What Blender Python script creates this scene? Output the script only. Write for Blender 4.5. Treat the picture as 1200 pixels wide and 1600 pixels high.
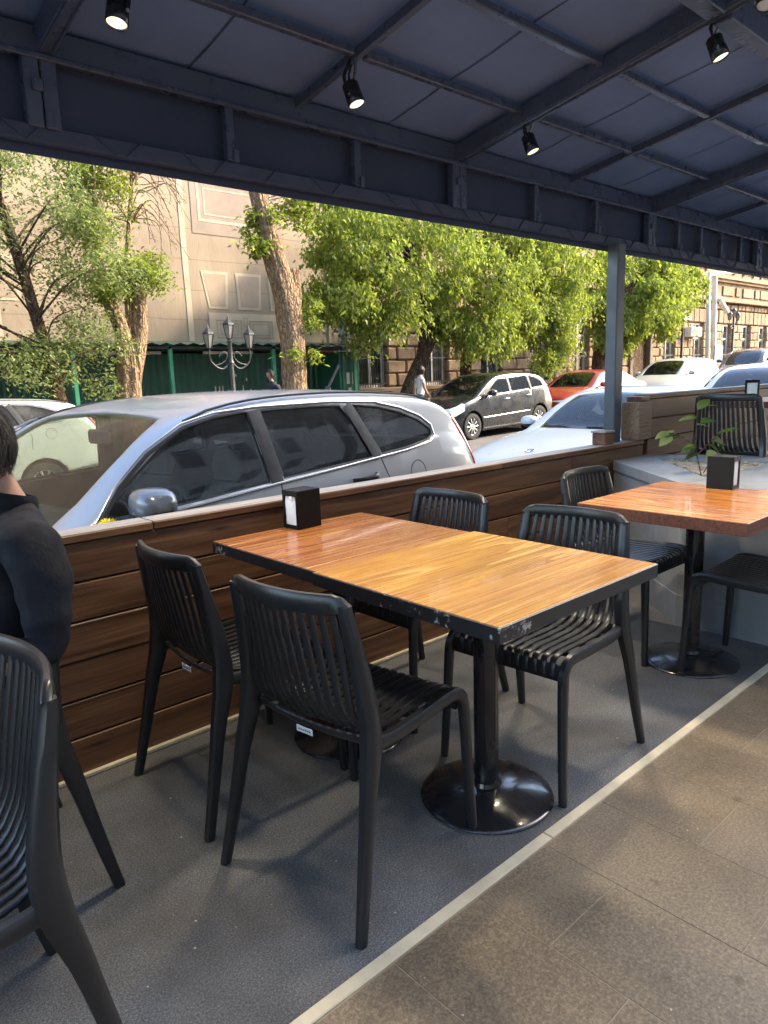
import bpy, bmesh, math, random
import numpy as np
from mathutils import Vector, Matrix, noise
random.seed(7); RNG = np.random.default_rng(7)
for o in list(bpy.data.objects): bpy.data.objects.remove(o)
S = bpy.context.scene
C = S.collection
R = math.radians
# ------------------------------------------------------------------ camera
cam_d = bpy.data.cameras.new('camera'); cam = bpy.data.objects.new('camera', cam_d); C.objects.link(cam)
yaw, pit, rol = R(41.874), R(10.765), R(-1.983)
fw = Vector((math.sin(yaw)*math.cos(pit), math.cos(yaw)*math.cos(pit), -math.sin(pit)))
rt = Vector((math.cos(yaw), -math.sin(yaw), 0)); up = rt.cross(fw)
r2 = rt*math.cos(rol)+up*math.sin(rol); u2 = up*math.cos(rol)-rt*math.sin(rol)
cam.matrix_world = Matrix(((r2.x, u2.x, -fw.x, 0), (r2.y, u2.y, -fw.y, 0), (r2.z, u2.z, -fw.z, 1.30), (0, 0, 0, 1)))
cam_d.sensor_fit = 'HORIZONTAL'; cam_d.sensor_width = 36; cam_d.lens = 1109/1200*36
cam_d.clip_start = .05; cam_d.clip_end = 2000
S.camera = cam
# ------------------------------------------------------------------ sky, sun, exposure
SUN = Vector((.72, -.46, .52)).normalized()
w = bpy.data.worlds.new('World'); S.world = w; w.use_nodes = True
nt = w.node_tree; bg = nt.nodes['Background']
sky = nt.nodes.new('ShaderNodeTexSky'); sky.sky_type = 'NISHITA'; sky.sun_disc = False
sky.sun_elevation = math.asin(SUN.z); sky.sun_rotation = math.atan2(SUN.x, SUN.y)
sky.air_density = 1.0; sky.dust_density = 2.2; sky.ozone_density = 1.0
nt.links.new(sky.outputs[0], bg.inputs[0]); bg.inputs[1].default_value = .15
sd = bpy.data.lights.new('sun', 'SUN'); sun = bpy.data.objects.new('sun', sd); C.objects.link(sun)
sd.energy = 1.45; sd.angle = R(4); sd.color = (1, .84, .62)
sun.rotation_euler = SUN.to_track_quat('Z', 'Y').to_euler()
S.view_settings.view_transform = 'Standard'; S.view_settings.look = 'None'
S.view_settings.exposure = 2.9; S.view_settings.gamma = 1
S.cycles.max_bounces = 6; S.cycles.transparent_max_bounces = 12
S.cycles.use_denoising = True; S.cycles.use_adaptive_sampling = True; S.cycles.adaptive_threshold = .02
S.cycles.sample_clamp_indirect = 6
# ------------------------------------------------------------------ helpers
def lerp(a, b, t): return a+(b-a)*t
def interp(x, pts):
    if x <= pts[0][0]: return pts[0][1]
    for (a, u), (b, v) in zip(pts, pts[1:]):
        if x <= b: return u+(v-u)*(x-a)/(b-a)
    return pts[-1][1]
def smooth_path(pts, n=4):
    """Catmull-Rom through pts"""
    P = [Vector(p) for p in pts]; out = []
    for i in range(len(P)-1):
        p0 = P[max(i-1, 0)]; p1 = P[i]; p2 = P[i+1]; p3 = P[min(i+2, len(P)-1)]
        for k in range(n):
            t = k/n
            out.append(.5*((2*p1)+(p2-p0)*t+(2*p0-5*p1+4*p2-p3)*t*t+(3*p1-p0-3*p2+p3)*t**3))
    out.append(P[-1]); return out
def gz(x):
    x = max(-12, min(45, x)); return -.49+.006*x+.0005*x*x if x > -6 else -.508
def gslope(x): return (gz(x+.5)-gz(x-.5))
ROUND8 = [(1, .6), (.6, 1), (-.6, 1), (-1, .6), (-1, -.6), (-.6, -1), (.6, -1), (1, -.6)]
def circ(n): return [(math.cos(2*math.pi*k/n), math.sin(2*math.pi*k/n)) for k in range(n)]
class MB:
    def __init__(s): s.v = []; s.f = []; s.m = []
    def add(s, vs, fs, mi=0):
        b = len(s.v); s.v += [tuple(p) for p in vs]; s.f += [tuple(i+b for i in f) for f in fs]; s.m += [mi]*len(fs); return s
    def box(s, lo, hi, mi=0, M=None):
        x0, y0, z0 = lo; x1, y1, z1 = hi
        vs = [Vector(p) for p in ((x0,y0,z0),(x1,y0,z0),(x1,y1,z0),(x0,y1,z0),(x0,y0,z1),(x1,y0,z1),(x1,y1,z1),(x0,y1,z1))]
        if M: vs = [M@p for p in vs]
        return s.add(vs, [(0,3,2,1),(4,5,6,7),(0,1,5,4),(1,2,6,5),(2,3,7,6),(3,0,4,7)], mi)
    def cbox(s, lo, hi, b=.004, M=None, mi=0):
        """box with chamfered edges"""
        c = [(lo[i]+hi[i])/2 for i in range(3)]; h = [(hi[i]-lo[i])/2 for i in range(3)]; b = min(b, min(h)*.8)
        idx = {}; vs = []
        for sx in (-1, 1):
            for sy in (-1, 1):
                for sz in (-1, 1):
                    for a in range(3):
                        p = [sx*(h[0]-b), sy*(h[1]-b), sz*(h[2]-b)]; p[a] = (sx, sy, sz)[a]*h[a]
                        idx[(sx, sy, sz, a)] = len(vs); vs.append(Vector((c[0]+p[0], c[1]+p[1], c[2]+p[2])))
        if M: vs = [M@p for p in vs]
        fs = []; g = lambda t, a: idx[(t[0], t[1], t[2], a)]
        for a in range(3):
            o1, o2 = (a+1) % 3, (a+2) % 3
            for sg in (-1, 1):
                q = []
                for u, v in ((-1,-1),(1,-1),(1,1),(-1,1)):
                    t = [0,0,0]; t[a] = sg; t[o1] = u; t[o2] = v; q.append(g(t, a))
                fs.append(q if sg > 0 else q[::-1])
            for u in (-1, 1):
                for v in (-1, 1):
                    t0 = [0,0,0]; t1 = [0,0,0]; t0[a] = -1; t1[a] = 1
                    for t in (t0, t1): t[o1] = u; t[o2] = v
                    q = [g(t0, o1), g(t1, o1), g(t1, o2), g(t0, o2)]
                    fs.append(q if u*v < 0 else q[::-1])
        for sx in (-1, 1):
            for sy in (-1, 1):
                for sz in (-1, 1):
                    t = (sx, sy, sz); q = [g(t, 0), g(t, 1), g(t, 2)]
                    fs.append(q if sx*sy*sz > 0 else q[::-1])
        return s.add(vs, fs, mi)
    def sweep(s, path, prof, sa, sb, side=None, caps=True, mi=0):
        """prof (a,b) units scaled by sa,sb (numbers or lists); side: vector or list for the a axis"""
        P = [Vector(p) for p in path]; n = len(P); k = len(prof); vs = []
        for i, p in enumerate(P):
            t = (P[min(i+1, n-1)]-P[max(i-1, 0)]).normalized()
            sd_ = side[i] if isinstance(side, list) else side
            if sd_ is None:
                sd_ = Vector((0, 0, 1)).cross(t) if abs(t.z) < .95 else Vector((1, 0, 0)).cross(t).cross(t)*-1
                if i and sd_.dot(prev) < 0: sd_ = -sd_
            sd_ = Vector(sd_); sd_ = (sd_-t*sd_.dot(t)).normalized(); prev = sd_
            nn = t.cross(sd_)
            A = sa[i] if isinstance(sa, (list, tuple)) else sa; B = sb[i] if isinstance(sb, (list, tuple)) else sb
            for a, b in prof: vs.append(p+sd_*(a*A)+nn*(b*B))
        fs = [(i*k+j, i*k+(j+1) % k, (i+1)*k+(j+1) % k, (i+1)*k+j) for i in range(n-1) for j in range(k)]
        if caps: fs += [tuple(range(k))[::-1], tuple((n-1)*k+j for j in range(k))]
        return s.add(vs, fs, mi)
    def tube(s, path, r, n=8, mi=0): return s.sweep(path, circ(n), r, r, mi=mi)
    def lathe(s, prof, n=32, M=None, mi=0, cap=True):
        vs = []; k = len(prof)
        for i in range(n):
            a = 2*math.pi*i/n
            for r_, z in prof: vs.append(Vector((r_*math.cos(a), r_*math.sin(a), z)))
        if M: vs = [M@p for p in vs]
        fs = [(i*k+j, ((i+1) % n)*k+j, ((i+1) % n)*k+j+1, i*k+j+1) for i in range(n) for j in range(k-1)]
        if cap:
            fs += [tuple(i*k for i in range(n))[::-1], tuple(i*k+k-1 for i in range(n))]
        return s.add(vs, fs, mi)
    def prism(s, poly, z0, z1, mi=0, M=None):
        n = len(poly); vs = [Vector((x, y, z0)) for x, y in poly]+[Vector((x, y, z1)) for x, y in poly]
        if M: vs = [M@p for p in vs]
        return s.add(vs, [tuple(range(n))[::-1], tuple(range(n, 2*n))]+[(i, (i+1) % n, n+(i+1) % n, n+i) for i in range(n)], mi)
    def build(s, name, mat, parent=None, smooth=None, loc=None, fix=True):
        me = bpy.data.meshes.new(name)
        V = s.v
        if loc is not None: V = [(x-loc[0], y-loc[1], z-loc[2]) for x, y, z in V]
        me.from_pydata(V, [], s.f)
        for m_ in (mat if isinstance(mat, (list, tuple)) else [mat]): me.materials.append(m_)
        if any(s.m): me.polygons.foreach_set('material_index', s.m)
        if fix:
            bm = bmesh.new(); bm.from_mesh(me); bmesh.ops.recalc_face_normals(bm, faces=bm.faces); bm.to_mesh(me); bm.free()
        if smooth is not None:
            me.polygons.foreach_set('use_smooth', [True]*len(me.polygons)); me.set_sharp_from_angle(angle=R(smooth))
        o = bpy.data.objects.new(name, me); C.objects.link(o)
        if loc is not None: o.location = loc
        if parent: o.parent = parent
        return o
def tag(o, label=None, cat=None, group=None, kind=None):
    if label: o['label'] = label
    if cat: o['category'] = cat
    if group: o['group'] = group
    if kind: o['kind'] = kind
    return o
def empty(name, loc=(0, 0, 0), rz=0, label=None, cat=None, group=None):
    o = bpy.data.objects.new(name, None); C.objects.link(o); o.location = loc; o.rotation_euler = (0, 0, rz); o.empty_display_size = .1
    return tag(o, label, cat, group)
def dup(root, loc, rz, label=None, rx=0):
    c = root.copy(); C.objects.link(c); c.location = loc; c.rotation_euler = (rx, 0, rz)
    if label: c['label'] = label
    for ch in list(root.children):
        d = ch.copy(); C.objects.link(d); d.parent = c
        for g in ch.children:
            e = g.copy(); C.objects.link(e); e.parent = d
    return c
# ------------------------------------------------------------------ materials
def mat(name, col, rough=.5, metal=0, spec=.5, coat=0, emit=None, es=0):
    m = bpy.data.materials.new(name); m.use_nodes = True; b = m.node_tree.nodes['Principled BSDF']
    b.inputs['Base Color'].default_value = (*col, 1); b.inputs['Roughness'].default_value = rough; b.inputs['Metallic'].default_value = metal
    b.inputs['Specular IOR Level'].default_value = spec; b.inputs['Coat Weight'].default_value = coat; b.inputs['Coat Roughness'].default_value = .06
    if emit: b.inputs['Emission Color'].default_value = (*emit, 1); b.inputs['Emission Strength'].default_value = es
    return m
class NT:
    def __init__(s, m): s.t = m.node_tree; s.b = s.t.nodes['Principled BSDF']
    def n(s, typ, **k):
        x = s.t.nodes.new('ShaderNode'+typ)
        for a, v in k.items():
            if a.startswith('i_'):
                key = a[2:]; key = int(key) if key.isdigit() else key.replace('_', ' ')
                x.inputs[key].default_value = v
            else: setattr(x, a, v)
        return x
    def l(s, a, b): s.t.links.new(a, b)
    def coord(s, kind='Object', scale=(1, 1, 1), rot=(0, 0, 0), rand=False):
        tc = s.n('TexCoord'); mp = s.n('Mapping'); mp.inputs['Scale'].default_value = scale; mp.inputs['Rotation'].default_value = rot
        s.l(tc.outputs[kind], mp.inputs[0])
        if rand:
            oi = s.n('ObjectInfo'); ml = s.n('VectorMath', operation='SCALE'); ml.inputs[0].default_value = (37, 53, 71)
            s.l(oi.outputs['Random'], ml.inputs['Scale']); s.l(ml.outputs[0], mp.inputs['Location'])
        return mp.outputs[0]
    def noise(s, vec, scale, detail=4, rough=.55, dist=0):
        x = s.n('TexNoise'); x.inputs['Scale'].default_value = scale; x.inputs['Detail'].default_value = detail
        x.inputs['Roughness'].default_value = rough; x.inputs['Distortion'].default_value = dist; s.l(vec, x.inputs['Vector']); return x.outputs['Fac']
    def ramp(s, fac, stops):
        x = s.n('ValToRGB'); e = x.color_ramp.elements
        while len(e) < len(stops): e.new(.5)
        for q, (p, c) in zip(e, stops): q.position = p; q.color = (*c, 1) if len(c) == 3 else c
        s.l(fac, x.inputs[0]); return x.outputs[0]
    def mix(s, fac, a, b, mode='MIX'):
        x = s.n('Mix', data_type='RGBA', blend_type=mode)
        for sock, val in ((x.inputs[0], fac), (x.inputs[6], a), (x.inputs[7], b)):
            if hasattr(val, 'links'): s.l(val, sock)
            else: sock.default_value = val if not isinstance(val, tuple) or len(val) == 4 else (*val, 1)
        return x.outputs[2]
    def math(s, op, a, b=0):
        x = s.n('Math', operation=op)
        for sock, val in ((x.inputs[0], a), (x.inputs[1], b)):
            if hasattr(val, 'links'): s.l(val, sock)
            else: sock.default_value = val
        return x.outputs[0]
    def bump(s, h, strength=.3, dist=.01):
        x = s.n('Bump'); x.inputs['Strength'].default_value = strength; x.inputs['Distance'].default_value = dist
        s.l(h, x.inputs['Height']); s.l(x.outputs[0], s.b.inputs['Normal'])
    def col(s, c): s.l(c, s.b.inputs['Base Color'])
    def rough(s, c): s.l(c, s.b.inputs['Roughness'])
M = {}
def noisy(name, col, rough=.5, var=.25, scale=8, bump=.1, bscale=60, bdist=.004, metal=0, coat=0, kind='Object', rv=.12, spec=.5):
    m = mat(name, col, rough, metal, spec, coat); n = NT(m); v = n.coord(kind)
    f = n.noise(v, scale, 5, .6)
    n.col(n.ramp(f, [(.25, tuple(c*(1-var) for c in col)), (.75, tuple(min(1, c*(1+var)) for c in col))]))
    g = n.noise(v, scale*2.3, 4, .6); n.rough(n.ramp(g, [(.3, (max(.03, rough-rv),)*3), (.7, (min(1, rough+rv),)*3)]))
    if bump: n.bump(n.noise(v, bscale, 3, .6), bump, bdist)
    M[name] = m; return m
noisy('plastic', (.015, .0155, .017), .35, .10, 4, .05, 350, .0008, rv=.05)
noisy('blackmetal', (.012, .012, .014), .22, .3, 5, .05, 40, .002, coat=.3)
noisy('fabric', (.17, .235, .40), .62, .14, 2.2, .16, 900, .001, spec=.35)
noisy('fascia', (.05, .06, .10), .6, .16, 2.2, .2, 40, .004, spec=.35)
noisy('fabric_edge', (.055, .066, .105), .6, .25, 9, .25, 60, .004)
noisy('steel', (.075, .088, .13), .30, .14, 5, .09, 30, .004, rv=.08)
noisy('column', (.075, .085, .095), .45, .2, 4, .1, 60, .003)
noisy('concrete', (.20, .215, .23), .55, .20, 3.2, .15, 90, .004)
noisy('asphalt', (.115, .10, .085), .85, .25, 1.2, .5, 160, .012)
noisy('pavement', (.15, .135, .115), .8, .2, 2, .3, 60, .01)
noisy('soil', (.42, .37, .29), .95, .45, 22, .9, 70, .03)
noisy('tyre', (.018, .018, .019), .75, .2, 12, .2, 90, .004)
noisy('rubber', (.015, .015, .016), .6, .2, 12, 0)
noisy('seat_cloth', (.06, .06, .062), .8, .2, 6, .1, 120, .002)
noisy('interior', (.016, .017, .018), .75, .2, 6, .1, 120, .002)
noisy('white_paper', (.78, .80, .80), .8, .05, 40, .3, 60, .004)
noisy('trim_cream', (.46, .40, .28), .55, .22, 9, .2, 70, .003)
M['chrome'] = mat('chrome', (.50, .50, .51), .22, 1)
M['alloy'] = mat('alloy', (.55, .54, .52), .3, .85)
M['lensglass'] = mat('lensglass', (.72, .74, .72), .12, .2, .6, .6)
M['redglass'] = mat('redglass', (.55, .012, .02), .16, 0, .6, .6)
M['amber'] = mat('amber', (.7, .25, .03), .2)
M['bulb'] = mat('bulb', (1, .95, .85), .3, emit=(1, .82, .50), es=.26)
# ------------------------------------------------------------------ richer materials
def wood_boards():
    m = mat('stained_board', (.1, .05, .025), .5, spec=.45); n = NT(m)
    v = n.coord('Object', (1.0, 14, 14), rand=True)
    d = n.noise(v, 1.6, 3, .5, .6)
    g = n.noise(n.coord('Object', (1.2, 45, 45), rand=True), 2.4, 6, .65, .35)
    base = n.ramp(d, [(.28, (.08, .034, .016)), (.5, (.175, .08, .038)), (.74, (.275, .14, .068))])
    fine = n.ramp(g, [(.3, (.35, .33, .32)), (.62, (1, 1, 1))])
    c = n.mix(.75, base, fine, 'MULTIPLY')
    vo = n.n('TexVoronoi'); vo.inputs['Scale'].default_value = 1.7; n.l(n.coord('Object', (1.1, 5.5, 5.5), rand=True), vo.inputs['Vector'])
    kn = n.ramp(vo.outputs['Distance'], [(.03, (.12, .1, .09)), (.12, (1, 1, 1))]); c = n.mix(.8, c, kn, 'MULTIPLY')
    oi = n.n('ObjectInfo'); c = n.mix(1, c, n.ramp(oi.outputs['Random'], [(0, (.72, .7, .68)), (1, (1.0, 1.0, 1.0))]), 'MULTIPLY')
    n.col(c); n.bump(g, .25, .003); n.rough(n.ramp(d, [(.3, (.38,)*3), (.7, (.58,)*3)])); return m
M['board'] = wood_boards()
def board_variant(name, stops):
    m = mat(name, (.3, .3, .3), .6); n = NT(m)
    g = n.noise(n.coord('Object', (1.5, 40, 40), rand=True), 2.2, 6, .65, .3); n.col(n.ramp(g, stops)); n.bump(g, .3, .003); return m
M['board_cap'] = board_variant('weathered_cap', [(.3, (.14, .105, .08)), (.5, (.30, .26, .225)), (.72, (.45, .42, .39))])
M['board_end'] = board_variant('light_end_board', [(.3, (.12, .07, .04)), (.5, (.24, .155, .095)), (.7, (.34, .24, .16))])
def table_wood(name, stops, ax, gloss=.07):
    m = mat(name, (.4, .2, .05), .2, spec=.3, coat=.3); n = NT(m); n.b.inputs['Coat Roughness'].default_value = gloss*.6
    sc = (1.1, 1, 1)
    big = n.coord('Object', (1.5, 9, 1) if ax == 'x' else (9, 1.5, 1), rand=True)
    a = n.noise(big, 1.3, 3, .5, 1.1)
    ring = n.noise(n.coord('Object', (.28, 7.5, 1) if ax == 'x' else (7.5, .28, 1), rand=True), .9, 2, .4, .12)
    fr = n.math('FRACT', n.math('MULTIPLY', ring, 13))
    ring2 = n.noise(n.coord('Object', (.8, 16, 1) if ax == 'x' else (16, .8, 1), rand=True), 1.0, 3, .5, .2)
    f2 = n.math('FRACT', n.math('MULTIPLY', ring2, 9))
    f = n.noise(n.coord('Object', (1.5, 80, 1) if ax == 'x' else (80, 1.5, 1), rand=True), 1.6, 4, .6, .1)
    c = n.ramp(a, stops)
    c = n.mix(.7, c, n.ramp(fr, [(0, (.74, .66, .56)), (.5, (.92, .9, .87)), (.85, (1, 1, 1)), (1, (1, 1, 1))]), 'MULTIPLY')
    c = n.mix(n.ramp(fr, [(.82, (0, 0, 0)), (.94, (.55, .55, .55)), (1, (.3, .3, .3))]), c, (.66, .40, .14))
    c = n.mix(n.ramp(f2, [(.88, (0, 0, 0)), (.97, (.32, .32, .32)), (1, (.1, .1, .1))]), c, (.66, .42, .16))
    c = n.mix(.3, c, n.ramp(f, [(.35, (.6, .5, .42)), (.6, (1, 1, 1))]), 'MULTIPLY')
    n.col(c); n.rough(n.ramp(f, [(.3, (.22,)*3), (.7, (.36,)*3)])); return m
M['top_honey'] = table_wood('honey_laminate', [(.25, (.27, .105, .014)), (.5, (.40, .18, .025)), (.75, (.48, .245, .040))], 'x')
M['top_red'] = table_wood('reddish_laminate', [(.25, (.17, .05, .014)), (.5, (.27, .09, .024)), (.75, (.35, .135, .04))], 'x')
M['top_strip'] = table_wood('lacquered_strip_wood', [(.25, (.17, .05, .010)), (.5, (.35, .125, .022)), (.75, (.48, .215, .045))], 'y', .05)
M['top_edge_wood'] = board_variant('reddish_edge', [(.3, (.06, .02, .012)), (.5, (.13, .045, .025)), (.72, (.20, .075, .04))])
def worn_black():
    m = mat('worn_black_edge', (.012, .012, .014), .35); n = NT(m)
    f = n.noise(n.coord('Object', (1, 1, 1)), 55, 4, .7)
    g = n.noise(n.coord('Object', (1, 1, 1)), 7, 2, .5)
    k = n.math('MULTIPLY', f, g)
    n.col(n.ramp(k, [(.345, (.013, .013, .015)), (.375, (.16, .15, .14)), (.42, (.35, .33, .3))])); return m
M['black_edge'] = worn_black()
def carpet():
    m = mat('carpet', (.04, .04, .042), .95, spec=.1); n = NT(m); v = n.coord('Object')
    f = n.noise(v, 190, 3, .8); g = n.noise(v, 2.2, 5, .6, .4); h = n.noise(v, 5, 4, .6)
    f = n.math('ADD', n.math('MULTIPLY', f, .6), n.math('MULTIPLY', n.noise(v, 420, 2, .7), .4))
    c = n.ramp(f, [(.33, (.04, .042, .045)), (.5, (.108, .110, .113)), (.75, (.36, .355, .335))])
    c = n.mix(n.ramp(g, [(.42, (0, 0, 0)), (.72, (.5, .5, .5))]), c, (.075, .06, .043))
    c = n.mix(.7, c, n.ramp(h, [(.3, (.6, .62, .66)), (.7, (1, 1, 1))]), 'MULTIPLY')
    sp = n.n('TexVoronoi'); sp.inputs['Scale'].default_value = 26; n.l(v, sp.inputs['Vector'])
    sp2 = n.n('TexVoronoi'); sp2.inputs['Scale'].default_value = 26; sp2.feature = 'F1'; n.l(v, sp2.inputs['Vector'])
    dot = n.math('MULTIPLY', n.math('LESS_THAN', sp.outputs['Distance'], .06), n.math('GREATER_THAN', n.noise(v, 9, 2), .56))
    c = n.mix(dot, c, (.22, .21, .19))
    n.col(c); n.bump(f, .7, .004); return m
M['carpet'] = carpet()
def tile_mat():
    m = mat('floor_tile', (.12, .1, .075), .42, spec=.45); n = NT(m); v = n.coord('Generated'); v = n.coord('Object', rand=True)
    tc = n.n('TexCoord'); ge = n.n('NewGeometry')
    f = n.noise(v, 130, 4, .8); g = n.noise(ge.outputs['Position'], 2.4, 5, .62, .5); h = n.noise(v, 3, 4, .6)
    c = n.ramp(f, [(.32, (.075, .055, .035)), (.52, (.150, .112, .070)), (.72, (.29, .225, .145))])
    c = n.mix(n.ramp(g, [(.36, (.55, .55, .55)), (.56, (0, 0, 0))]), c, n.mix(.5, c, (.030, .027, .025)))
    c = n.mix(n.ramp(g, [(.58, (0, 0, 0)), (.72, (.3, .3, .3))]), c, (.27, .21, .13))
    sp = n.n('TexVoronoi'); sp.inputs['Scale'].default_value = 7; n.l(ge.outputs['Position'], sp.inputs['Vector'])
    st = n.ramp(n.math('ADD', sp.outputs['Distance'], n.math('MULTIPLY', n.noise(ge.outputs['Position'], 40, 3), .12)), [(.12, (.45, .4, .36)), (.19, (1, 1, 1))])
    c = n.mix(.75, c, st, 'MULTIPLY')
    n.col(c); n.bump(f, .35, .0025); n.rough(n.ramp(h, [(.3, (.34,)*3), (.7, (.55,)*3)])); return m
M['tile'] = tile_mat()
M['grout'] = noisy('grout', (.24, .19, .125), .85, .2, 20, .2, 80, .003)
def stone():
    m = mat('tuff_stone', (.3, .22, .15), .85, spec=.2); n = NT(m)
    f = n.noise(n.coord('Object', rand=True), 3, 6, .65); g = n.noise(n.coord('Object', rand=True), 22, 4, .6)
    oi = n.n('ObjectInfo')
    c = n.ramp(f, [(.25, (.20, .135, .085)), (.55, (.33, .24, .155)), (.8, (.43, .33, .23))])
    c = n.mix(.8, c, n.ramp(oi.outputs['Random'], [(0, (.68, .62, .6)), (.5, (.9, .87, .85)), (1, (1, 1, 1))]), 'MULTIPLY')
    ge = n.n('NewGeometry'); big = n.noise(ge.outputs['Position'], .6, 4, .6); c = n.mix(.5, c, n.ramp(big, [(.35, (.6, .55, .5)), (.65, (1, 1, 1))]), 'MULTIPLY')
    n.col(c); n.bump(g, .5, .02); return m
M['stone'] = stone()
def tarp():
    m = mat('printed_tarp', (.4, .33, .25), .7, spec=.25); n = NT(m); ge = n.n('NewGeometry')
    sx = n.n('SeparateXYZ'); n.l(ge.outputs['Position'], sx.inputs[0])
    z = n.math('ADD', sx.outputs[2], n.math('MULTIPLY', n.noise(ge.outputs['Position'], .5, 2), .12))
    st = n.math('FRACT', n.math('MULTIPLY', z, 1.35))
    line = n.ramp(st, [(0, (.72, .70, .68)), (.025, (.72, .7, .68)), (.04, (1, 1, 1)), (.97, (1, 1, 1)), (.985, (1.0, 1.0, 1.0))])
    st2 = n.math('FRACT', n.math('MULTIPLY', z, .27))
    tone = n.ramp(st2, [(0, (.30, .235, .155)), (.3, (.25, .19, .13)), (.55, (.32, .25, .17)), (.8, (.26, .20, .14)), (1, (.305, .24, .16))])
    c = n.mix(.85, tone, line, 'MULTIPLY')
    w_ = n.noise(n.coord('Object', (1, 1, .35)), 1.1, 5, .6, .4); c = n.mix(.45, c, n.ramp(w_, [(.3, (.74, .72, .72)), (.7, (1, 1, 1))]), 'MULTIPLY')
    n.col(c); n.bump(w_, .35, .12); return m
M['tarp'] = tarp()
def leafmat(name, dark, mid, light):
    m = bpy.data.materials.new(name); m.use_nodes = True; t = m.node_tree; t.nodes.remove(t.nodes['Principled BSDF']); out = t.nodes['Material Output']
    at = t.nodes.new('ShaderNodeAttribute'); at.attribute_name = 'rnd'
    rp = t.nodes.new('ShaderNodeValToRGB'); e = rp.color_ramp.elements; e.new(.5)
    for q, (p, c) in zip(e, ((0, dark), (.5, mid), (1, light))): q.position = p; q.color = (*c, 1)
    t.links.new(at.outputs['Fac'], rp.inputs[0])
    d = t.nodes.new('ShaderNodeBsdfDiffuse'); tr = t.nodes.new('ShaderNodeBsdfTranslucent'); g = t.nodes.new('ShaderNodeBsdfGlossy'); g.inputs['Roughness'].default_value = .42
    mx = t.nodes.new('ShaderNodeMixShader'); mx.inputs[0].default_value = .55; m2 = t.nodes.new('ShaderNodeMixShader'); m2.inputs[0].default_value = .025
    hs = t.nodes.new('ShaderNodeHueSaturation'); hs.inputs['Saturation'].default_value = 1.15; hs.inputs['Value'].default_value = 1.25
    t.links.new(rp.outputs[0], d.inputs[0]); t.links.new(rp.outputs[0], hs.inputs['Color']); t.links.new(hs.outputs[0], tr.inputs[0])
    t.links.new(d.outputs[0], mx.inputs[1]); t.links.new(tr.outputs[0], mx.inputs[2]); t.links.new(mx.outputs[0], m2.inputs[1]); t.links.new(g.outputs[0], m2.inputs[2])
    t.links.new(m2.outputs[0], out.inputs[0]); return m
M['leaf_maple'] = leafmat('maple_leaf', (.14, .185, .04), (.225, .275, .06), (.34, .385, .095))
M['leaf_dull'] = leafmat('dusty_leaf', (.12, .15, .055), (.19, .23, .085), (.29, .33, .14))
M['leaf_rose'] = leafmat('rose_leaf', (.05, .09, .03), (.09, .15, .05), (.16, .22, .09))
def bark(name, a, b, c3):
    m = mat(name, b, .9, spec=.15); n = NT(m)
    f = n.noise(n.coord('Object', (1, 1, .5)), 14, 6, .7, .4); g = n.noise(n.coord('Object', (1, 1, .5)), 2.5, 3)
    mp = n.n('VectorMath', operation='ADD'); n.l(n.coord('Object', (1, 1, .30)), mp.inputs[0])
    nz = n.n('TexNoise'); nz.inputs['Scale'].default_value = 6; n.l(n.coord('Object'), nz.inputs['Vector']); sc = n.n('VectorMath', operation='SCALE'); sc.inputs['Scale'].default_value = .12; n.l(nz.outputs['Color'], sc.inputs[0]); n.l(sc.outputs[0], mp.inputs[1])
    vo = n.n('TexVoronoi', feature='DISTANCE_TO_EDGE'); vo.inputs['Scale'].default_value = 15; n.l(mp.outputs[0], vo.inputs['Vector'])
    cr = n.ramp(vo.outputs['Distance'], [(.0, (.42, .38, .35)), (.12, (.85, .83, .81)), (.3, (1, 1, 1))])
    c = n.ramp(f, [(.34, a), (.5, b), (.68, c3)]); c = n.mix(.5, c, n.ramp(g, [(.3, (.65, .62, .6)), (.7, (1, 1, 1))]), 'MULTIPLY')
    n.col(n.mix(.9, c, cr, 'MULTIPLY')); n.bump(n.math('ADD', n.math('MULTIPLY', vo.outputs['Distance'], 1.6), n.math('MULTIPLY', f, .4)), 1.0, .05); return m
M['bark_tan'] = bark('tan_bark', (.18, .12, .075), (.33, .23, .145), (.48, .36, .235))
noisy('plaster', (.55, .52, .46), .8, .1, 2, .2, 30, .01)
M['bark_dark'] = bark('dark_bark', (.05, .034, .024), (.12, .08, .056), (.22, .16, .11))
M['twig'] = bark('dry_twig', (.2, .13, .08), (.34, .24, .15), (.45, .33, .22))
def paint(name, col, rough=.28, metal=.35, flake=.1, dust=.25, dustcol=(.42, .38, .32)):
    m = mat(name, col, rough, metal, .5, .8); n = NT(m); n.b.inputs['Coat Roughness'].default_value = .09
    v = n.coord('Object'); f = n.noise(v, 3.5, 6, .7); g = n.noise(v, 60, 4, .7)
    ge = n.n('NewGeometry'); sx = n.n('SeparateXYZ'); n.l(ge.outputs['Normal'], sx.inputs[0])
    k = n.math('MULTIPLY', n.ramp(n.math('MULTIPLY', f, n.math('ADD', g, .5)), [(.35, (0, 0, 0)), (.75, (1, 1, 1))]), dust)
    n.col(n.mix(k, (*col, 1), (*dustcol, 1))); n.rough(n.ramp(f, [(.3, (rough,)*3), (.8, (min(1, rough+.2),)*3)])); return m
M['paint_silver'] = paint('silver_paint', (.31, .315, .33), .34, .25, dust=.2)
M['paint_mirror'] = paint('dark_blue_mirror', (.10, .12, .15), .25, .2, dust=.1)  # dark reflection on the silver car's mirror housing, put into its base colour
M['paint_pale'] = paint('pale_blue_white_paint', (.50, .53, .56), .25, .1, dust=.10)
M['paint_white'] = paint('white_paint', (.52, .515, .49), .25, 0, dust=.12)
M['paint_cream'] = paint('cream_paint', (.50, .465, .375), .25, 0, dust=.15)
M['paint_black'] = paint('black_paint', (.012, .013, .016), .2, .3, dust=.02)
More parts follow.
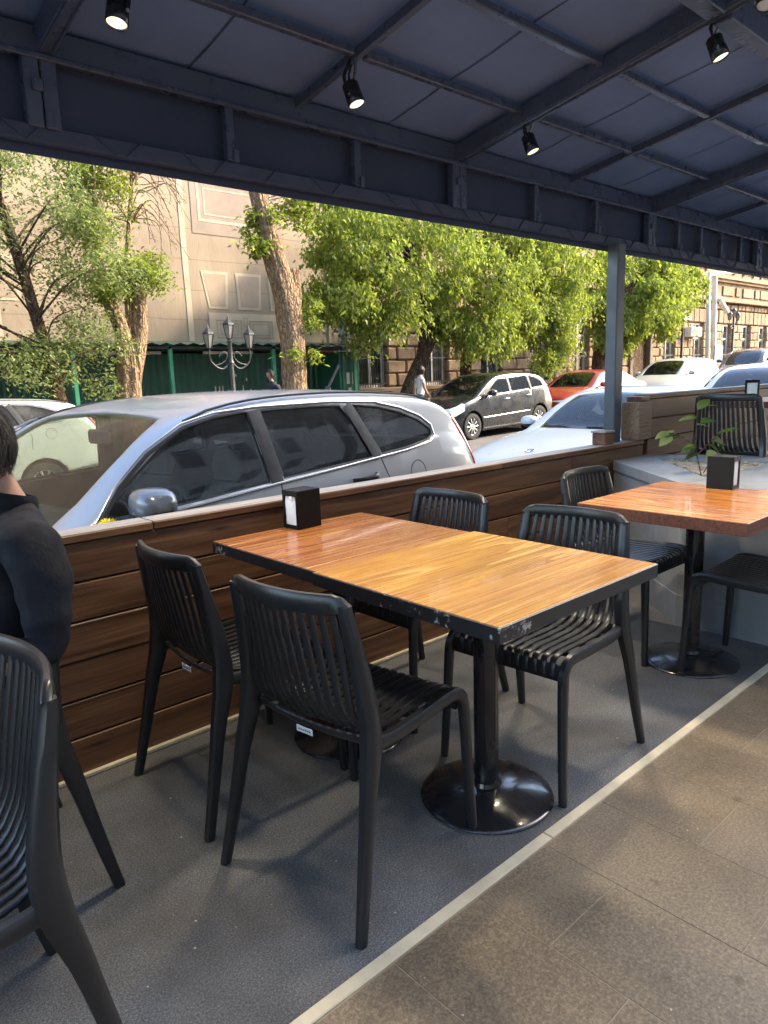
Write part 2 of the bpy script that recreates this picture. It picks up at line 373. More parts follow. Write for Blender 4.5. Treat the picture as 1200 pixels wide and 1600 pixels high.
M['paint_red'] = paint('red_paint', (.33, .016, .016), .28, .15, dust=.03)
M['paint_grey'] = paint('dark_grey_paint', (.05, .052, .056), .22, .4, dust=.12)
def glassmat(name, tint, dust, refl=1.0):
    m = bpy.data.materials.new(name); m.use_nodes = True; t = m.node_tree; t.nodes.remove(t.nodes['Principled BSDF']); out = t.nodes['Material Output']
    N = t.nodes.new; L = t.links.new
    tr = N('ShaderNodeBsdfTransparent'); tr.inputs[0].default_value = (*tint, 1)
    gl = N('ShaderNodeBsdfGlossy'); gl.inputs['Roughness'].default_value = .03; gl.inputs[0].default_value = (.95, .97, 1, 1)
    fr = N('ShaderNodeFresnel'); fr.inputs[0].default_value = 1.6
    mr = N('ShaderNodeMath'); mr.operation = 'MULTIPLY'; mr.inputs[1].default_value = refl; L(fr.outputs[0], mr.inputs[0])
    mx = N('ShaderNodeMixShader'); L(mr.outputs[0], mx.inputs[0]); L(tr.outputs[0], mx.inputs[1]); L(gl.outputs[0], mx.inputs[2])
    df = N('ShaderNodeBsdfDiffuse'); df.inputs[0].default_value = (.42, .41, .38, 1)
    tc = N('ShaderNodeTexCoord'); no = N('ShaderNodeTexNoise'); no.inputs['Scale'].default_value = 210; no.inputs['Detail'].default_value = 5; no.inputs['Roughness'].default_value = .75
    n2 = N('ShaderNodeTexNoise'); n2.inputs['Scale'].default_value = 3; n2.inputs['Detail'].default_value = 4
    mp = N('ShaderNodeMapping'); mp.inputs['Scale'].default_value = (1, 1, .6)
    L(tc.outputs['Object'], mp.inputs[0]); L(mp.outputs[0], no.inputs['Vector']); L(tc.outputs['Object'], n2.inputs['Vector'])
    mu = N('ShaderNodeMath'); mu.operation = 'MULTIPLY'; L(no.outputs['Fac'], mu.inputs[0]); L(n2.outputs['Fac'], mu.inputs[1])
    rp = N('ShaderNodeValToRGB'); rp.color_ramp.elements[0].position = .25; rp.color_ramp.elements[1].position = .40
    rp.color_ramp.elements[0].color = (dust*.25,)*3+(1,); rp.color_ramp.elements[1].color = (dust,)*3+(1,)
    L(mu.outputs[0], rp.inputs[0])
    m2 = N('ShaderNodeMixShader'); L(rp.outputs[0], m2.inputs[0]); L(mx.outputs[0], m2.inputs[1]); L(df.outputs[0], m2.inputs[2]); L(m2.outputs[0], out.inputs[0]); return m
M['glass_side'] = glassmat('tinted_dusty_glass', (.46, .50, .47), .14, .8)
M['glass_dark'] = glassmat('dark_tinted_glass', (.13, .14, .14), .20, .7)
M['glass_clear'] = glassmat('clear_windscreen', (.74, .86, .76), .04, .6)
M['glass_street'] = glassmat('street_car_glass', (.16, .18, .18), .03, 1.0)
# ------------------------------------------------------------------ ground, road, pavements
def sheet(name, y0, y1, dz, m, x0=-80, x1=220, nx=150, ny=2, kind='structure'):
    b = MB(); xs = [x0+(x1-x0)*i/nx for i in range(nx+1)]; ys = [y0+(y1-y0)*j/ny for j in range(ny+1)]
    vs = [(x, y, gz(x)+dz) for x in xs for y in ys]
    fs = [(i*(ny+1)+j, (i+1)*(ny+1)+j, (i+1)*(ny+1)+j+1, i*(ny+1)+j+1) for i in range(nx) for j in range(ny)]
    return tag(b.add(vs, fs).build(name, m), kind=kind)
sheet('ground', -300, 300, -.03, M['pavement'], -300, 300, 300, 4)
sheet('road', 2.9, 13.3, 0, M['asphalt'])
sheet('far_pavement', 13.45, 22, .15, M['pavement'])
b = MB()
for i in range(-30, 60):
    x = i*1.0; b.cbox((x+.006, 13.3, gz(x)-.1), (x+.994, 13.46, gz(x)+.152), .012)
tag(b.build('kerb', M['concrete']), kind='structure')
# terrace platform and floors
b = MB().box((-6, -7, -.7), (4.5, 2.33, -.012)); tag(b.build('terrace_base', M['concrete']), kind='structure')
b = MB().box((-6, 1.075, -.010), (4.45, 2.33, 0)); tag(b.build('carpet_floor', M['carpet']), kind='structure')
fl = MB().box((-6, -6.9, -.011), (4.49, 1.04, .0012)).build('tiled_floor', M['grout']); tag(fl, kind='structure')
joint = {0: .823, 1: .511, 2: .742, 3: .66, 4: .86, 5: .58}
tmesh = None
for k in range(-6, 9):
    xa = 1.203+k*.289; y = joint.get(k, .6+.11*((k*5) % 7-3) if k != -1 else .625)
    edges = [1.038]+[y-j*.585 for j in range(0, 5)]
    for ya, yb in zip(edges[1:], edges):
        t = MB().cbox((xa+.0012, ya+.0012, -.006), (xa+.2878, yb-.0012, .0025), .0009).build('tile', M['tile'], fl, loc=(xa, ya, 0))
tr = MB().box((-6, 1.0405, -.009), (4.49, 1.0745, .001)).build('floor_trim', M['grout']); tag(tr, kind='structure')
xs = [-6, -3.6, -1.2, .05, 1.53, 2.98, 4.48]
for xa, xb in zip(xs, xs[1:]): MB().cbox((xa+.0012, 1.041, 0), (xb-.0012, 1.074, .0065), .003).build('trim_strip', M['trim_cream'], tr, loc=(xa, 1.05, 0))
# raised deck on the right
dk = MB().box((4.5, -7, -.7), (20, 2.33, .275)).build('raised_deck', M['concrete']); tag(dk, kind='structure')
for i in range(24):
    y = 2.3-i*.145; MB().cbox((4.5, y-.141, .276), (16, y, .30), .003).build('plank', M['board'], dk, loc=(4.5, y, .28))
# ------------------------------------------------------------------ timber parapet walls
def parapet(name, label, x0, x1, zb, zt, joints, capj, cat='wall'):
    root = empty(name, (x0, 2.345, zb), 0, label, cat)
    def put(nm, lo, hi, m, bev=.005, jit=0):
        o = MB().cbox(lo, hi, bev).build(nm, m, root, loc=lo); o.location = Vector(lo)-Vector(root.location); return o
    put('core', (x0+.01, 2.372, zb-.3), (x1-.01, 2.408, zt-.045), M['board'])
    n = 6; h = (zt-.03-zb-.008)/n
    for k in range(n):
        za = zb+.008+k*h; ed = [x0]+sorted(joints[k % len(joints)])+[x1]
        for a, c in zip(ed, ed[1:]):
            dy = random.uniform(-.0025, .0025)
            put('board', (a+.0015, 2.345+dy, za+.0025), (c-.0015, 2.3705, za+h-.0025), M['board'], .0035)
            put('board', (a+.0015, 2.4095, za-.25 if k == 0 else za+.003), (c-.0015, 2.434, za+h-.003), M['board'], .005)
    ed = [x0]+capj+[x1]
    for a, c in zip(ed, ed[1:]): put('cap_board', (a+.002, 2.34, zt-.029), (c-.002, 2.452, zt-.0025), M['board'], .003), put('cap_top', (a+.003, 2.343, zt-.0024), (c-.003, 2.450, zt), M['board_cap'], .001)
    if zb < .1: put('base_trim', (x0, 2.327, 0), (x1, 2.3425, .018), M['trim_cream'], .004)
    return root
par = parapet('timber_wall', 'long brown timber parapet with pale weathered cap beside the tables', -4.5, 4.44, 0, .835,
    [[-1.9, 2.5], [-.3, 1.9], [-2.2, 3.3], [.1, 3.0], [-1.2, 2.55], [-2.6, 3.6]], [-1.9, 1.02, 2.95])
parapet('timber_wall', 'taller brown timber parapet beyond the concrete planter on the raised deck', 4.49, 15, .30, 1.128, [[6.2, 9], [7.5], [5.9, 10], [8], [6.6], [9.5]], [5.75, 8.2, 11])
e = empty('timber_wall_end', (4.40, 2.39, .8), 0, 'pale brown board end closing the taller parapet beside the canopy post', 'post')
MB().cbox((-.085, -.075, .037), (.085, .055, .285), .006).build('board', M['board_end'], e)
MB().cbox((-.03, -.06, .2855), (.085, .05, .318), .004).build('cap_board', M['board'], e)
e = empty('timber_stub', (4.02, 2.395, .835), 0, 'short dark timber stub on the wall cap left of the canopy post', 'post')
MB().cbox((-.05, -.045, .0), (.05, .05, .075), .006).build('block', M['board'], e)
MB().cbox((-.058, -.05, .0755), (.058, .055, .088), .003).build('cap_board', M['board_cap'], e)
# ------------------------------------------------------------------ canopy
aw = empty('canopy', (4.2, 2.43, .836), 0, 'dark navy fabric canopy with black steel frame over the terrace', 'canopy')
def ap(nm, b, m, smooth=None):
    o = b.build(nm, m, aw, smooth); o.location = -Vector(aw.location); return o
YF = 2.50; SL = .165
def zr(y): return 2.335+(YF-y)*SL
XE = 14.0; X0 = -4.0; YB = .62
b = MB()                                   # stretched fabric, one strip per bay, with slight sag
raft = [.874+.953*k for k in range(-5, 15)]
purl = [2.09, 1.69, 1.24, .82]
ys = [YF+.02]+purl+[YB]
for xa, xb in zip(raft, raft[1:]):
    b = MB(); nx, ny = 7, 4; vs = []; fs = []
    rows = []
    for ya, yb in zip(ys, ys[1:]): rows += [(lerp(ya, yb, j/ny), math.sin(math.pi*j/ny)) for j in range(ny)]
    rows.append((ys[-1], 0)); s_ = random.uniform(.4, 1)
    for i in range(nx+1):
        for y, g in rows:
            xx = lerp(xa, xb, i/nx); vs.append((xx, y, zr(y)+.062-.010*s_*g*math.sin(math.pi*i/nx)+.003*noise.noise(Vector((xx*3, y*3, 0)))))
    m_ = len(rows); fs = [(i*m_+j, (i+1)*m_+j, (i+1)*m_+j+1, i*m_+j+1) for i in range(nx) for j in range(m_-1)]
    ap('roof_panel', b.add(vs, fs), M['fabric'], 40)
    sx = lerp(xa, xb, .52)                 # welded fabric seam
    vs = []
    for y, g in rows: z_ = zr(y)+.0585-.010*s_*g; vs += [(sx-.0035, y, z_), (sx+.0035, y, z_)]
    ap('seam', MB().add(vs, [(2*i, 2*i+1, 2*i+3, 2*i+2) for i in range(m_-1)]), M['fabric_edge'])
for i, x in enumerate(raft):
    hw, hh = (.028, .038) if i % 2 else (.013, .018)
    if abs((i-5) % 2) == 0: hw, hh = .026, .036
    else: hw, hh = .013, .017
    p = [(x, YF, zr(YF)+.045-hh), (x, YB, zr(YB)+.045-hh)]
    ap('rafter', MB().sweep(p, [(1, .9), (.9, 1), (-.9, 1), (-1, .9), (-1, -.9), (-.9, -1), (.9, -1), (1, -.9)], hw, hh, side=Vector((1, 0, 0))), M['steel'])
    if hw > .02:
        for s_ in (-1, 1): ap('bead', MB().tube([(x+s_*.017, YF-.05, zr(YF-.05)+.045-2*hh-.003), (x+s_*.017, YB, zr(YB)+.045-2*hh-.003)], .0045, 6), M['steel'])
for y in purl:
    big = abs(y-1.24) < .01 or y == -.02
    hw, hh = (.035, .042) if big else (.015, .014)
    for xa, xb in zip(raft, raft[1:]):
        ap('purlin', MB().cbox((xa+.027, y-hw, zr(y)+.04-2*hh), (xb-.027, y+hw, zr(y)+.042), .004), M['steel'])
# fascia: top beam, bottom rail, posts, fabric panels, lacing
ap('top_beam', MB().cbox((X0, YF-.035, 2.302), (XE, YF+.015, 2.388), .004), M['steel'])
ap('beam_lip', MB().cbox((X0, YF-.045, 2.292), (XE, YF-.0355, 2.309), .003), M['steel'])
ap('bottom_rail', MB().cbox((X0, YF-.022, 2.058), (XE, YF+.022, 2.112), .006), M['fabric_edge'])
vx = [-3.0, -2.35, -1.7, -1.06, -.42, .21, .853, 1.516, 2.136, 2.782, 3.414, 4.025, 4.69, 5.082, 5.434, 5.785, 6.142, 6.50, 6.9, 7.3, 7.7, 8.1, 8.5, 9, 9.5, 10, 10.5, 11, 11.5, 12, 12.5, 13, 13.5]
wide = {.853, 2.782, 4.69, -1.06, 6.50}
for x in vx:
    h_ = .017
    if x in wide:
        for dx in (-.026, .026): ap('post', MB().cbox((x+dx-.024, YF-.036, 2.098), (x+dx+.024, YF+.006, 2.3015), .004), M['steel'])
        ap('bracket', MB().cbox((x-.03, YF-.050, 2.20), (x+.0, YF-.0365, 2.235), .003), M['steel'])
    else: ap('post', MB().cbox((x-h_, YF-.030, 2.1125), (x+h_, YF+.004, 2.3015), .003), M['steel'])
    ap('clip', MB().cbox((x+h_*.2, YF-.042, 2.105), (x+h_*1.4, YF-.0365, 2.15), .002), M['steel'])
ap('fascia_panel', MB().box((X0, YF+.0225, 2.03), (XE, YF+.028, 2.42)), M['fascia'])
xx = -2.0
while xx < 9:
    d = .085 if random.random() < .5 else -.06
    ap('lacing_cord', MB().tube([(xx, YF-.0245, 2.114), (xx+d*.5, YF-.026, 2.085), (xx+d, YF-.0245, 2.056)], .0032, 5), M['fascia'])
    xx += random.uniform(.13, .24)
# posts standing behind the parapet
for x in (4.2, 9.6, -3.6):
    gb = .836 if x < 4.4 else 1.13
    ap('column', MB().cbox((x-.045, 2.40, gb), (x+.045, 2.478, 2.06), .006), M['column'] if 'column' in M else M['steel'])
# unseen building added behind the camera to shade the near street; pale to bounce light
bk = MB(); bk.box((-40, -20, -.6), (60, -12.0, 21)); bb = bk.build('restaurant_block', M['plaster']); tag(bb, kind='structure')
for i in range(-8, 9):
    MB().cbox((i*3-1.1, -12.02, .02), (i*3+1.1, -11.96, 2.3), .02).build('shopfront_window', M['glass_dark'], bb)
    for zz in (4.2, 7.6, 11): MB().cbox((i*3-.6, -12.02, zz), (i*3+.6, -11.95, zz+1.9), .02).build('window', M['glass_dark'], bb)
# ------------------------------------------------------------------ chairs
NS = 12
def chair_proto():
    root = empty('slatted_chair', (0, 0, 0))
    bow = lambda y, z: .042*(y/.19)**2*max(0, min(1, (z-.44)/.25))
    for i in range(NS):
        u = (i-(NS-1)/2)/(NS/2)
        yt, ys_ = .163*u, .186*u
        sag = lambda y: -.010*(1-(y/.19)**2)
        prof = [(-.243, .792), (-.226, .70), (-.208, .61), (-.196, .55), (-.180, .508), (-.150, .472), (-.10, .453), (-.03, .449), (.06, .452), (.14, .456), (.19, .455), (.213, .443), (.222, .420), (.223, .398)]
        pts = []
        for x, z in prof:
            t = max(0, min(1, (z-.45)/.34)); y = lerp(ys_, yt, t) if x < -.05 else ys_
            pts.append((x+bow(y, z), y, z+(sag(y) if x > -.17 and x < .2 else 0)))
        p = smooth_path(pts, 2)
        wd = [lerp(.0098, .0080, max(0, min(1, (q.z-.45)/.34))) for q in p]
        sides = [Vector((-2*.042*q.y/.19**2*max(0, min(1, (q.z-.44)/.25))*-1, 1, 0)) for q in p]
        MB().sweep(p, ROUND8, wd, .0045, side=sides).build('slat', M['plastic'], root, 50)
    for s in (-1, 1):
        pts = [(-.208, .186*s, .800), (-.206, .187*s, .78), (-.190, .193*s, .70), (-.172, .201*s, .60), (-.163, .208*s, .51), (-.170, .214*s, .43), (-.196, .222*s, .33), (-.232, .233*s, .16), (-.268, .246*s, 0)]
        p = smooth_path(pts, 3); n = len(p)
        sa = [interp(q.z, [(0, .0118), (.3, .0155), (.5, .020), (.7, .020), (.82, .016)]) for q in p]
        sb = [interp(q.z, [(0, .0135), (.3, .0195), (.45, .029), (.6, .022), (.82, .011)]) for q in p]
        MB().sweep(p, ROUND8, sa, sb, side=Vector((0, 1, 0))).build('leg', M['plastic'], root, 50)
        pts = [(-.165, .209*s, .447), (-.08, .210*s, .438), (.05, .211*s, .441), (.15, .212*s, .446), (.198, .2125*s, .441), (.223, .213*s, .418), (.232, .215*s, .37), (.240, .220*s, .2), (.250, .229*s, 0)]
        p = smooth_path(pts, 3)
        sa = [interp(-q.z if q.x > .2 else -1, [(-1, .0125), (-.4, .0135), (-.2, .0130), (0, .0112)]) for q in p]
        sb = [.0175 if q.x < .2 else interp(q.z, [(0, .0115), (.2, .0135), (.42, .017)]) for q in p]
        MB().sweep(p, ROUND8, sa, sb, side=Vector((0, 1, 0))).build('leg', M['plastic'], root, 50)
    p = [(-.247+.042*(y/.19)**2, y, .800-(.0 if abs(y) < .17 else (abs(y)-.17)**2*14)) for y in [(-.197+.394*k/20) for k in range(21)]]
    sa_ = [.024]*21; sa_[0] = sa_[-1] = .010; sa_[1] = sa_[-2] = .019
    MB().sweep(p, [(1, .55), (.75, 1), (-.85, 1), (-1, .6), (-1, -.6), (-.85, -1), (.75, -1), (1, -.55)], sa_, .009, side=Vector((0, 0, 1))).build('top_rail', M['plastic'], root, 50)
    p = [(.2175, y, .409) for y in (-.20, -.1, 0, .1, .20)]
    MB().sweep(p, ROUND8, .026, .006, side=Vector((0, 0, 1))).build('front_rail', M['plastic'], root, 50)
    p = [(-.150+.012*(y/.2)**2, y, .442-.008*(1-(y/.2)**2)) for y in [(-.2+.4*k/10) for k in range(11)]]
    MB().sweep(p, ROUND8, .020, .005, side=Vector((.6, 0, -.8))).build('rear_rail', M['plastic'], root, 50)
    for x in (-.07, .03, .13):
        p = [(x, y, .437-.010*(1-(y/.19)**2)) for y in (-.2, -.1, 0, .1, .2)]
        MB().sweep(p, ROUND8, .004, .007, side=Vector((1, 0, 0))).build('cross_rib', M['plastic'], root, 50)
    return root
ch = chair_proto()
def chair(x, y, deg, label, z=0, first=[True]):
    if first[0]:
        first[0] = False; ch.location = (x, y, z); ch.rotation_euler = (0, 0, R(deg)); ch['label'] = label; ch['category'] = 'chair'; ch['group'] = 'slatted black chairs on the terrace'; return ch
    return dup(ch, (x, y, z), R(deg), label)
def sticker(c):
    o = MB().box((-.176, -.028, .4215), (-.1745, .028, .438)).build('tag', M['white_paper'], c)
    for k in range(6): MB().box((-.1772, -.022+.0075*k, .4285), (-.1765, -.0175+.0075*k, .4315)).build('print_mark', M['rubber'], o)
cA = chair(1.10, 1.98, 0, 'black slatted chair nearest the timber wall, behind the foremost centre chair')
cB = chair(1.119, 1.412, 9, 'black slatted chair in the centre foreground seen from behind at the honey table')
chair(1.915, 1.358, 184.4, 'black slatted chair facing left at the near end of the honey coloured table')
chair(1.94, 1.985, 180, 'grey black slatted chair by the wall on the far side of the honey tables')
chair(3.05, 1.70, -90, 'black slatted chair between the timber wall and the reddish table')
chair(3.075, 1.05, 90, 'black slatted chair cut by the right edge, its seat under the reddish table')
chair(.10, 1.375, 181, 'large black slatted chair cut by the left edge in the near foreground')
chair(.30, 1.98, 180, 'black slatted chair the man in the dark shirt sits on')
chair(4.86, 1.90, 0, 'black slatted chair on the raised deck behind the small rose plant', .30)
chair(6.35, 1.72, 180, 'black slatted chair at the far right edge beyond the deck table', .30)
sticker(cA); sticker(cB)
# ------------------------------------------------------------------ tables
def table(name, label, x0, x1, y0, y1, topm, edgem, bx, by, zt=.75, th=.04, z0=0, group=None):
    root = empty(name, (bx, by, z0), 0, label, 'table', group)
    def put(nm, b, m, sm=None):
        o = b.build(nm, m, root, sm); o.location = -Vector((bx, by, z0)); return o
    zt += z0
    cx, cy = (x0+x1)/2, (y0+y1)/2; ins = .0035 if edgem == M['black_edge'] else .0015
    o = MB().cbox((x0-cx+ins, y0-cy+ins, zt-.006), (x1-cx-ins, y1-cy-ins, zt), .0006).build('table_top', topm, root); o.location = Vector((cx, cy, 0))-Vector((bx, by, z0))
    put('edge_band', MB().cbox((x0, y0, zt-th), (x1, y1, zt-.001), .002), edgem)
    put('mount_plate', MB().cbox((bx-.15, by-.02, zt-th-.018), (bx+.15, by+.02, zt-th-.0005), .003).cbox((bx-.02, by-.15, zt-th-.0179), (bx+.02, by+.15, zt-th-.0006), .003), M['blackmetal'])
    Mx = Matrix.Translation((bx, by, z0))
    put('column', MB().lathe([(.038, .03), (.038, zt-z0-th-.019)], 28, Mx), M['blackmetal'], 40)
    put('collar', MB().lathe([(.0385, .055), (.043, .056), (.047, .045), (.05, .036)], 28, Mx, cap=False), M['blackmetal'], 40)
    put('base', MB().lathe([(.0, .046), (.045, .044), (.09, .038), (.14, .027), (.175, .017), (.196, .011), (.205, .007), (.207, .003), (.205, .0)], 56, Mx, cap=False), M['blackmetal'], 60)
    return root
table('honey_table', 'honey wood square table with black edge nearest the camera, in front of its twin', 1.158, 1.868, .93, 1.612, M['top_honey'], M['black_edge'], 1.572, 1.315, .756)
table('honey_table', 'reddish brown end table with chipped black edge pushed against the timber wall', 1.200, 1.90, 1.618, 2.27, M['top_red'], M['black_edge'], 1.52, 1.93, .741)
table('strip_table', 'lacquered reddish strip wood table with thick wooden edge in front of the concrete planter', 2.58, 3.33, .96, 1.652, M['top_strip'], M['top_edge_wood'], 3.02, 1.34, .75, .05)
table('deck_table', 'table at the far right edge on the raised deck behind a chair', 5.25, 5.95, 1.55, 2.25, M['top_strip'], M['top_edge_wood'], 5.6, 1.9, .745, .045, .30)
# ------------------------------------------------------------------ napkin holders
def napkin(x, y, z, rz, label, face):
    root = empty('napkin_holder', (x, y, z), rz, label, 'napkin holder', 'black napkin holders on tables')
    w_, d, h, t = .057, .046, .148, .004      # half width along local x, half depth; opening faces local -x and +x
    m = MB()
    m.cbox((-w_, -d, 0), (w_, -d+t, h), .0015); m.cbox((-w_, d-t, 0), (w_, d, h), .0015)
    m.cbox((-w_, -d+t+.0003, h-t), (w_, d-t-.0003, h-.0003), .001); m.cbox((-w_, -d+t+.0003, .0003), (w_, d-t-.0003, t), .001)
    m.build('shell', M['holder'], root)
    for s in (-1, 1):
        f = MB(); x_ = s*w_
        a, c = sorted((x_, x_-s*.003))
        f.box((a, -d+t+.001, t+.0005), (c, -d+.013, h-t-.0005)).box((a, d-.013, t+.0005), (c, d-t-.001, h-t-.0005)).box((a, -d+.0132, h-.022), (c, d-.0132, h-t-.0005)).box((a, -d+.0132, t+.0005), (c, d-.0132, .016))
        f.build('bezel', M['holder'], root)
        vs = []; n = 8
        for i in range(n+1):
            for j in range(n+1):
                yy = lerp(-d+.0125, d-.0125, i/n); zz = lerp(.0155, h-.0215, j/n)
                vs.append((x_-s*(.0055-.003*math.sin(math.pi*i/n)*math.sin(math.pi*j/n)-.0022*noise.noise(Vector((yy*70, zz*45, s)))), yy, zz))
        MB().add(vs, [(i*(n+1)+j, (i+1)*(n+1)+j, (i+1)*(n+1)+j+1, i*(n+1)+j+1) for i in range(n) for j in range(n)]).build('napkin_stack', M['white_paper'], root, 60)
    return root
noisy('holder', (.006, .006, .007), .5, .2, 8, .05, 90, .001, spec=.2)
n1 = napkin(1.566, 2.222, .741, R(4), 'black napkin holder on the end table against the timber wall', 0)
MB().sweep([(-.058, -.018, .117), (-.069, -.022, .121), (-.074, -.026, .116)], ROUND8, .010, .0012, side=Vector((0, .3, 1))).build('loose_napkin', M['white_paper'], n1, 50)
napkin(3.285, 1.345, .75, R(94), 'black napkin holder on the reddish table in front of the rose plant', 0)
napkin(5.42, 2.05, 1.045, R(20), 'black napkin holder on the deck table, seen above a chair back', 0)
# ------------------------------------------------------------------ concrete planter with soil and rose
pl = empty('planter', (4.0, 1.6, 0), 0, 'grey concrete planter with a triangular bed of dry soil', 'planter')
def pp(nm, b, m, sm=None, loc=None):
    o = b.build(nm, m, pl, sm); o.location = -Vector(pl.location); return o
outer = [(4.06, 2.337), (3.425, 1.60), (3.425, .55), (4.80, .55), (4.80, 1.5), (4.49, 2.337)]
inner = [(4.33, 2.20), (3.63, 1.555), (4.50, 1.555), (4.42, 2.0)]
pp('wall_facing', MB().prism([(4.06, 2.337), (3.425, 1.60), (3.425, .55), (4.49, .55), (4.49, 2.337)], .0, .672), M['concrete'])
# top slabs as separate pieces around the bed
def slab(poly, z0=.676, z1=.732): 
    cx = sum(p[0] for p in poly)/len(poly); cy = sum(p[1] for p in poly)/len(poly)
    q = [(cx+(x-cx)*.996, cy+(y-cy)*.996) for x, y in poly]; pp('rim_slab', MB().prism(q, z0, z1), M['concrete'])
slab([(4.05, 2.340), (3.413, 1.60), (3.63, 1.555), (4.33, 2.20), (4.33, 2.340)])
slab([(3.413, 1.60), (3.413, .55), (4.80, .55), (4.80, 1.555), (3.63, 1.555)])
slab([(4.33, 2.340), (4.33, 2.20), (4.42, 2.0), (4.50, 1.555), (4.80, 1.555), (4.80, 1.62), (4.49, 2.340)])
pp('lower_course', MB().prism([(4.05, 2.334), (3.421, 1.602), (3.421, .552), (4.48, .552), (4.48, 2.334)], .0, .155), M['concrete'])
b = MB(); vs = []; fs = []; n = 30
for i in range(n+1):
    for j in range(n+1):
        x = lerp(3.6, 4.52, i/n); y = lerp(1.54, 2.25, j/n); vs.append((x, y,   .712+.018*noise.noise(Vector((x*9, y*9, 1)))+.012*noise.noise(Vector((x*30, y*30, 4)))))
def inpoly(x, y, P):
    c = False
    for (x1, y1), (x2, y2) in zip(P, P[1:]+P[:1]):
        if (y1 > y) != (y2 > y) and x < (x2-x1)*(y-y1)/(y2-y1)+x1: c = not c
    return c
grow = [(4.335, 2.225), (3.60, 1.54), (4.53, 1.54), (4.45, 2.01)]
fs = [(i*(n+1)+j, (i+1)*(n+1)+j, (i+1)*(n+1)+j+1, i*(n+1)+j+1) for i in range(n) for j in range(n) if inpoly(lerp(3.6, 4.52, (i+.5)/n), lerp(1.54, 2.25, (j+.5)/n), grow)]
pp('soil', b.add(vs, fs), M['soil'], 60)
st = MB()
for k in range(260):
    x, y = random.uniform(3.65, 4.5), random.uniform(1.56, 2.2)
    if inpoly(x, y, inner):
        r_ = random.uniform(.003, .011); st.cbox((-r_, -r_*.8, -r_*.6), (r_, r_*.8, r_*.6), r_*.5, Matrix.Translation((x, y,   .716+r_*.3))@Matrix.Rotation(random.random()*3, 4, 'Z')@Matrix.Rotation(random.random(), 4, 'X'))
o = pp('soil_clods', st, M['soil']); o['kind'] = 'stuff'
def leaf_quad(b, base, dirv, nrm, ln, wd, seg=4):
    dirv = dirv.normalized(); sd_ = dirv.cross(nrm).normalized(); nn = sd_.cross(dirv)
    vs = []; fs = []
    for k in range(seg+1):
        t = k/seg; w_ = wd*math.sin(math.pi*min(1, t*.92+.08))**.8*(1-.25*t); c = base+dirv*(ln*t)-nn*(ln*.35*t*t)
        vs += [c-sd_*w_+nn*w_*.25, c, c+sd_*w_+nn*w_*.25]
    for k in range(seg): 
        for j in (0, 1): fs.append((3*k+j, 3*k+j+1, 3*k+j+4, 3*k+j+3))
    b.add(vs, fs)
rs = empty('rose_plant', (3.80, 1.66, .695), 0, 'small rose sprout with a few green leaves growing in the planter', 'plant')
stems = [[(0, 0, -.01), (-.015, .012, .06), (-.03, .02, .13), (-.028, .025, .21), (-.01, .03, .28)], [(-.028, .02, .10), (.02, -.01, .15), (.06, -.035, .19)], [(-.03, .022, .14), (-.08, .06, .18), (-.12, .09, .195)], [(0, .0, .03), (.05, -.02, .10), (.09, -.05, .16)]]
stems = [[tuple(c_*1.35 for c_ in p_) for p_ in s_] for s_ in stems]
for s_ in stems: MB().tube(smooth_path(s_, 4), .0026, 6).build('stem', M['stemgreen'] if 'stemgreen' in M else M['bark_dark'], rs, 50)
lf = [((-.01, .03, .28), (.5, -.4, .35)), ((-.02, .027, .25), (-.7, .5, .1)), ((-.026, .025, .22), (.6, -.5, .1)), ((-.12, .09, .195), (-.8, .5, -.1)), ((-.1, .075, .19), (-.6, .7, -.25)), ((-.08, .06, .18), (-.3, .8, -.3)), ((.06, -.035, .19), (.6, -.4, .3)),
      ((.03, -.015, .16), (.7, -.5, -.1)), ((-.03, .02, .13), (-.8, .5, .0)), ((-.02, .015, .11), (-.7, .6, -.2)), ((.02, -.01, .14), (.5, -.5, -.4)), ((.05, -.02, .10), (.8, -.3, .1)), ((.03, -.01, .08), (.4, -.7, -.2)), ((-.03, .022, .14), (.2, .8, -.1)), ((.02, -.02, .12), (-.5, -.2, -.4))]
lf += [(tuple(c_+random.uniform(-.015, .015) for c_ in p_), tuple(c_+random.uniform(-.5, .5) for c_ in d_)) for p_, d_ in lf[:9]]
for p_, d_ in lf:
    b = MB(); leaf_quad(b, Vector(p_)*1.35, Vector(d_), Vector((random.uniform(-.5, .5), random.uniform(-.6, .1), 1)), random.uniform(.075, .10), random.uniform(.028, .036))
    o = b.build('leaf', M['leaf_rose'], rs, 60); a = o.data.attributes.new('rnd', 'FLOAT', 'FACE'); a.data.foreach_set('value', [random.random()]*len(o.data.polygons))
# yellow bloom outside the wall
fy = empty('yellow_flower', (.93, 2.52, .80), 0, 'yellow pompom flower peeping over the wall cap beside the man', 'flower')
MB().tube([(0, 0, -.85), (.01, 0, -.4), (0, 0, 0)], .004, 6).build('stem', M['bark_dark'], fy)
pm = MB()
for k in range(150):
    z_ = 1-2*(k+.5)/150; a_ = k*2.399; rr = math.sqrt(1-z_*z_); d_ = Vector((rr*math.cos(a_), rr*math.sin(a_), z_*.8+.12))
    leaf_quad(pm, d_*.012, d_, Vector((.3, .2, 1)).cross(d_)+d_*.01, .030, .006, 2)
pm.build('bloom', mat('yellow_petal', (.75, .62, .02), .6), fy)
